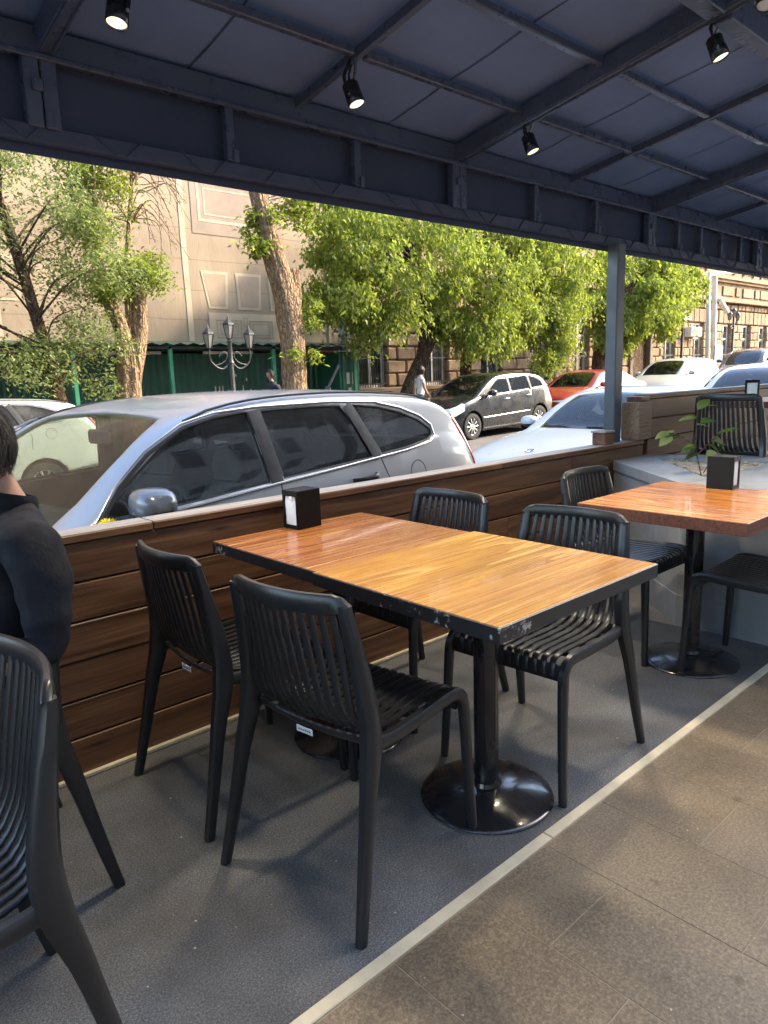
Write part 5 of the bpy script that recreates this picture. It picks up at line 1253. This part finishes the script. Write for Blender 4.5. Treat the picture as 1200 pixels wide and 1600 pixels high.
def head_mesh(c, h, fwd, tilt=0):
    """head with brow, nose, chin, ears; local +x is the face"""
    n, k = 28, 22; vs = []
    for i in range(k+1):
        t = math.pi*i/k; zz = math.cos(t)
        for j in range(n):
            a = 2*math.pi*j/n; x = math.sin(t)*math.cos(a); y = math.sin(t)*math.sin(a); z = zz
            rx, ry, rz = .80, .62, 1.0
            if z < -.1: rx *= 1-.12*(-z-.1); ry *= 1-.35*(-z-.1)
            X_ = x*rx*(1.05 if x < 0 and z > -.2 else 1); Y_ = y*ry; Z_ = z*rz
            f = max(0, x)**3
            X_ += f*(.13*math.exp(-((z+.08)/.10)**2-(y/.12)**2)+.05*math.exp(-((z-.16)/.08)**2)-.06*math.exp(-((z-.03)/.07)**2-((abs(y)-.22)/.12)**2)+.05*math.exp(-((z+.42)/.10)**2-(y/.25)**2)+.09*math.exp(-((z+.78)/.16)**2))
            vs.append((X_, Y_, Z_))
    fs = [(i*n+j, i*n+(j+1) % n, (i+1)*n+(j+1) % n, (i+1)*n+j) for i in range(k) for j in range(n)]
    T = Matrix.Translation(c)@Matrix.Rotation(fwd, 4, 'Z')@Matrix.Rotation(tilt, 4, 'Y')@Matrix.Scale(h/2, 4)
    return MB().add([T@Vector(v) for v in vs], fs), T
def add_head(root, c, h, fwd, tilt=0, hair='short'):
    b, T = head_mesh(c, h, fwd, tilt); hd_ = b.build('head', M['skin'], root, 80)
    for s in (-1, 1):
        MB().sweep([T@Vector((-.05, s*.60, -.14)), T@Vector((-.10, s*.66, .0)), T@Vector((-.08, s*.66, .14)), T@Vector((.0, s*.61, .16))], ROUND8, .06*h*.5, .10*h*.5).build('ear', M['skin'], hd_, 60)
        MB().lathe([(0, -.06), (.045, -.04), (.06, 0), (.045, .04), (0, .06)], 10, T@Matrix.Translation((.66, s*.23, .04)), cap=False).build('eye', M['rubber'], hd_, 80)
    MB().sweep([T@Vector((.73, -.17, -.42)), T@Vector((.80, 0, -.43)), T@Vector((.73, .17, -.42))], ROUND8, .02*h, .012*h).build('mouth', M['red_lip'], hd_, 60)
    n, k = 40, 18; vs = []; fs = []      # hair cap with uneven hairline
    for i in range(k+1):
        for j in range(n):
            a = 2*math.pi*j/n; front = math.cos(a)
            tmax = {'short': 2.16, 'bob': 2.55}[hair]-1.15*max(0, front)**.7 if front > -.2 else {'short': 2.16, 'bob': 2.6}[hair]
            if hair == 'short': tmax += .06*math.sin(a*17)+(.0 if front < .1 else 0)
            t = tmax*i/k; x = math.sin(t)*math.cos(a); y = math.sin(t)*math.sin(a); z = math.cos(t)
            g = 1.05+.045*noise.noise(Vector((x*6, y*6, z*4)))+(.18 if hair == 'bob' and z < .3 else 0)
            ed = 1 if i < k else .97
            ry = .66*(1-.30*max(0, -z-.1)); vs.append(T@Vector((x*.86*g*ed, y*ry*g*ed*1.02, z*1.03*g-(.12 if hair == 'bob' and i == k else 0))))
    fs = [(i*n+j, i*n+(j+1) % n, (i+1)*n+(j+1) % n, (i+1)*n+j) for i in range(k) for j in range(n)]
    MB().add(vs, fs).build('hair', M['hair'], root, 80)
    return hd_
M['red_lip'] = mat('lip', (.30, .11, .09), .5)
def hand(root, wr, d, side_v, h=.18):
    """palm with four fingers and a thumb, slightly curled"""
    d = Vector(d).normalized(); sv = Vector(side_v).normalized(); nn = d.cross(sv)
    b = MB().sweep([wr, Vector(wr)+d*h*.25, Vector(wr)+d*h*.5], ROUND8, [h*.15, h*.23, h*.24], [h*.10, h*.09, h*.08], side=sv)
    for k in range(4):
        o_ = Vector(wr)+d*h*.48+sv*h*(.17-.115*k); L_ = h*(.42, .47, .44, .35)[k]
        b.sweep([o_, o_+d*L_*.45-nn*L_*.08, o_+d*L_*.78-nn*L_*.28, o_+d*L_*.9-nn*L_*.5], ROUND8, [h*.05, h*.047, h*.042, h*.03], [h*.05, h*.045, h*.04, h*.03], side=sv)
    o_ = Vector(wr)+d*h*.15+sv*h*.2
    b.sweep([o_, o_+d*h*.18+sv*h*.16, o_+d*h*.36+sv*h*.2], ROUND8, [h*.07, h*.06, h*.04], [h*.06, h*.05, h*.035], side=nn); return b.build('hand', M['skin'], root, 60)
# seated man at the left edge (faces -X)
mn = empty('person', (.31, 1.96, 0), 0, 'man with short black hair in a dark polo shirt seated at the left edge', 'person')
J = {'pelvis': ((.02, 0, .53), .15, .13), 'waist': ((.08, 0, .66), .155, .125), 'chest': ((.15, 0, .82), .185, .135), 'upper': ((.17, 0, .93), .155, .12), 'neck0': ((.16, 0, 1.015), .062, .062), 'neck1': ((.135, 0, 1.08), .056, .058), 'skull': ((.115, 0, 1.13), .055, .055)}
E_ = [('pelvis', 'waist'), ('waist', 'chest'), ('chest', 'upper'), ('upper', 'neck0'), ('neck0', 'neck1'), ('neck1', 'skull')]
for s, t in ((-1, 'l'), (1, 'r')):
    J.update({'sh'+t: ((.165, s*.165, .945), .085, .080), 'ua'+t: ((.175, s*.205, .84), .070, .072), 'el'+t: ((.155, s*.225, .68), .054, .056), 'fa'+t: ((.0, s*.235, .715), .043, .04), 'wr'+t: ((-.12, s*.20, .745), .032, .028),
              'hi'+t: ((.0, s*.10, .50), .105, .10), 'kn'+t: ((-.42, s*.13, .50), .072, .072), 'sh2'+t: ((-.44, s*.13, .28), .058, .058), 'an'+t: ((-.42, s*.13, .08), .042, .042), 'to'+t: ((-.56, s*.14, .045), .045, .035)})
    E_ += [('upper', 'sh'+t), ('sh'+t, 'ua'+t), ('ua'+t, 'el'+t), ('el'+t, 'fa'+t), ('fa'+t, 'wr'+t), ('pelvis', 'hi'+t), ('hi'+t, 'kn'+t), ('kn'+t, 'sh2'+t), ('sh2'+t, 'an'+t), ('an'+t, 'to'+t)]
def reg(c):
    if c.z > 1.025: return 0
    if c.z > .60 and not (c.x < .06 and abs(c.y) > .15 and c.z < .80): return 1
    if c.x < .085 and abs(c.y) > .15 and c.z > .62: return 0
    return 2 if c.z > .1 else 3
bd = figure(mn, J, E_, reg, ['skin', 'shirt_navy', 'denim', 'rubber'], 3)
for v in bd.data.vertices:                     # cloth folds
    c = v.co
    if c.z < 1.0 and c.x > -.05:
        f = .005*noise.noise(Vector((c.x*7, c.y*7, c.z*22+c.y*9)))+.003*noise.noise(Vector((c.x*16+c.z*10, c.y*12, c.z*30)))
        v.co = c+v.normal*f*min(1, (1.0-c.z)/.08)
hb = MB()                                      # hair strands over the back of the head and nape
for k in range(2600):
    a = random.uniform(0, 2*math.pi); t = random.uniform(.1, 2.15)
    d = Vector((math.sin(t)*math.cos(a), math.sin(t)*math.sin(a), math.cos(t)))
    if d.x < -.25 and d.z < .45: continue
    p0 = Vector((.10, 0, 1.175))+Vector((d.x*.102, d.y*.080, d.z*.121)); dn = Vector((d.x*.25, d.y*.3, -1))+Vector((random.gauss(0, .25), random.gauss(0, .25), random.gauss(0, .2)))
    dn = (dn-d*dn.dot(d)*.8).normalized(); L_ = random.uniform(.018, .045); sd_ = dn.cross(d).normalized()*.0011
    p1 = p0+dn*L_*.5+d*.004; p2 = p0+dn*L_+d*random.uniform(-.001, .006)
    hb.add([p0-sd_, p0+sd_, p1+sd_, p1-sd_, p2], [(0, 1, 2, 3), (3, 2, 4)])
hb.build('hair_strands', M['hair'], mn, fix=False)['kind'] = 'stuff'
add_head(mn, (.10, 0, 1.175), .235, math.pi, R(8))
hand(mn, (-.12, -.20, .745), (-1, .1, 0), (0, 1, .1)); hand(mn, (-.12, .20, .745), (-1, -.1, 0), (0, -1, .1))
cl = [(.155+.068*math.cos(a)*-1, .070*math.sin(a), 1.035+.016*math.cos(a)*-1) for a in [math.pi*(-.82+1.64*q/18) for q in range(19)]]
cl = [(.16-.072*math.cos(a+math.pi), .074*math.sin(a+math.pi), 1.028-.020*math.cos(a)) for a in [math.pi*(-.85+1.7*q/20) for q in range(21)]]
MB().sweep(cl, ROUND8, .021, .005, side=Vector((0, 0, 1))).build('collar', M['shirt_navy'], mn, 60)
# pedestrians
def walker(x, y, deg, h, label, top, legs, hair='short', stride=.16, bare=True):
    root = empty('person', (x, y, gz(x)+.15), R(deg), label, 'person', 'people on the far pavement'); k = h/1.75
    J = {'pelvis': ((0, 0, .95), .15, .115), 'waist': ((0, 0, 1.08), .14, .105), 'chest': ((.01, 0, 1.28), .165, .12), 'upper': ((0, 0, 1.40), .13, .10), 'neck0': ((0, 0, 1.48), .055, .055), 'skull': ((.015, 0, 1.56), .05, .05)}
    E_ = [('pelvis', 'waist'), ('waist', 'chest'), ('chest', 'upper'), ('upper', 'neck0'), ('neck0', 'skull')]
    for s, t in ((-1, 'l'), (1, 'r')):
        st = stride*s
        J.update({'sh'+t: ((0, s*.165, 1.415), .062, .062), 'el'+t: ((-.03-st*.4, s*.23, 1.14), .042, .042), 'wr'+t: ((.05-st*.9, s*.24, .90), .028, .026), 'hi'+t: ((0, s*.09, .88), .10, .095), 'kn'+t: ((st*.6+.03, s*.10, .49), .062, .062), 'an'+t: ((st*1.1-.03, s*.10, .09), .04, .04), 'to'+t: ((st*1.1+.12, s*.11, .045), .04, .032)})
        E_ += [('upper', 'sh'+t), ('sh'+t, 'el'+t), ('el'+t, 'wr'+t), ('pelvis', 'hi'+t), ('hi'+t, 'kn'+t), ('kn'+t, 'an'+t), ('an'+t, 'to'+t)]
    def rg_(c):
        if c.z > 1.49 or (abs(c.y) > .185 and c.z < (1.30 if bare else 1.2)): return 0
        return 1 if c.z > .98 else (2 if c.z > .08 else 3)
    figure(root, J, E_, rg_, ['skin', top, legs, 'rubber'], 2)
    add_head(root, (.03, 0, 1.635), .235, 0, 0, hair)
    for s in (-1, 1): st = stride*s; hand(root, (.05-st*.9, s*.24, .90), (.15, 0, -1), (1, 0, 0), .17)
    root.scale = (k,)*3; return root
w1 = walker(9.42, 14.3, 185, 1.80, 'man in dark t-shirt with red print walking past the green hoarding', 'shirt_dark', 'denim', stride=.2)
MB().cbox((.115, -.09, 1.22), (.135, .09, 1.31), .008).build('shirt_print', M['red_print'], w1)
walker(10.72, 15.0, 190, 1.74, 'person in dark clothes mostly hidden behind the thick tan trunk', 'shirt_dark', 'denim')
walker(13.95, 13.9, -20, 1.72, 'woman with dark bob in white sleeveless top on the far pavement', 'shirt_white', 'denim', 'bob', .12)

# small litter lying on the floor
b = MB()
for k in range(90):
    x, y = random.uniform(.2, 4.2), random.uniform(.2, 2.28)
    if 3.3 < x and y > 1: continue
    r_ = random.uniform(.0007, .0019); b.cbox((-r_*1.5, -r_, 0), (r_*1.5, r_, r_*.8), r_*.3, Matrix.Translation((x, y, .0005 if y > 1.08 else .0028))@Matrix.Rotation(random.random()*6, 4, 'Z'))
o = b.build('floor_crumbs', M['trim_cream'], fix=False); tag(o, 'tiny pale crumbs scattered over the carpet and tiles', 'crumbs', kind='stuff')
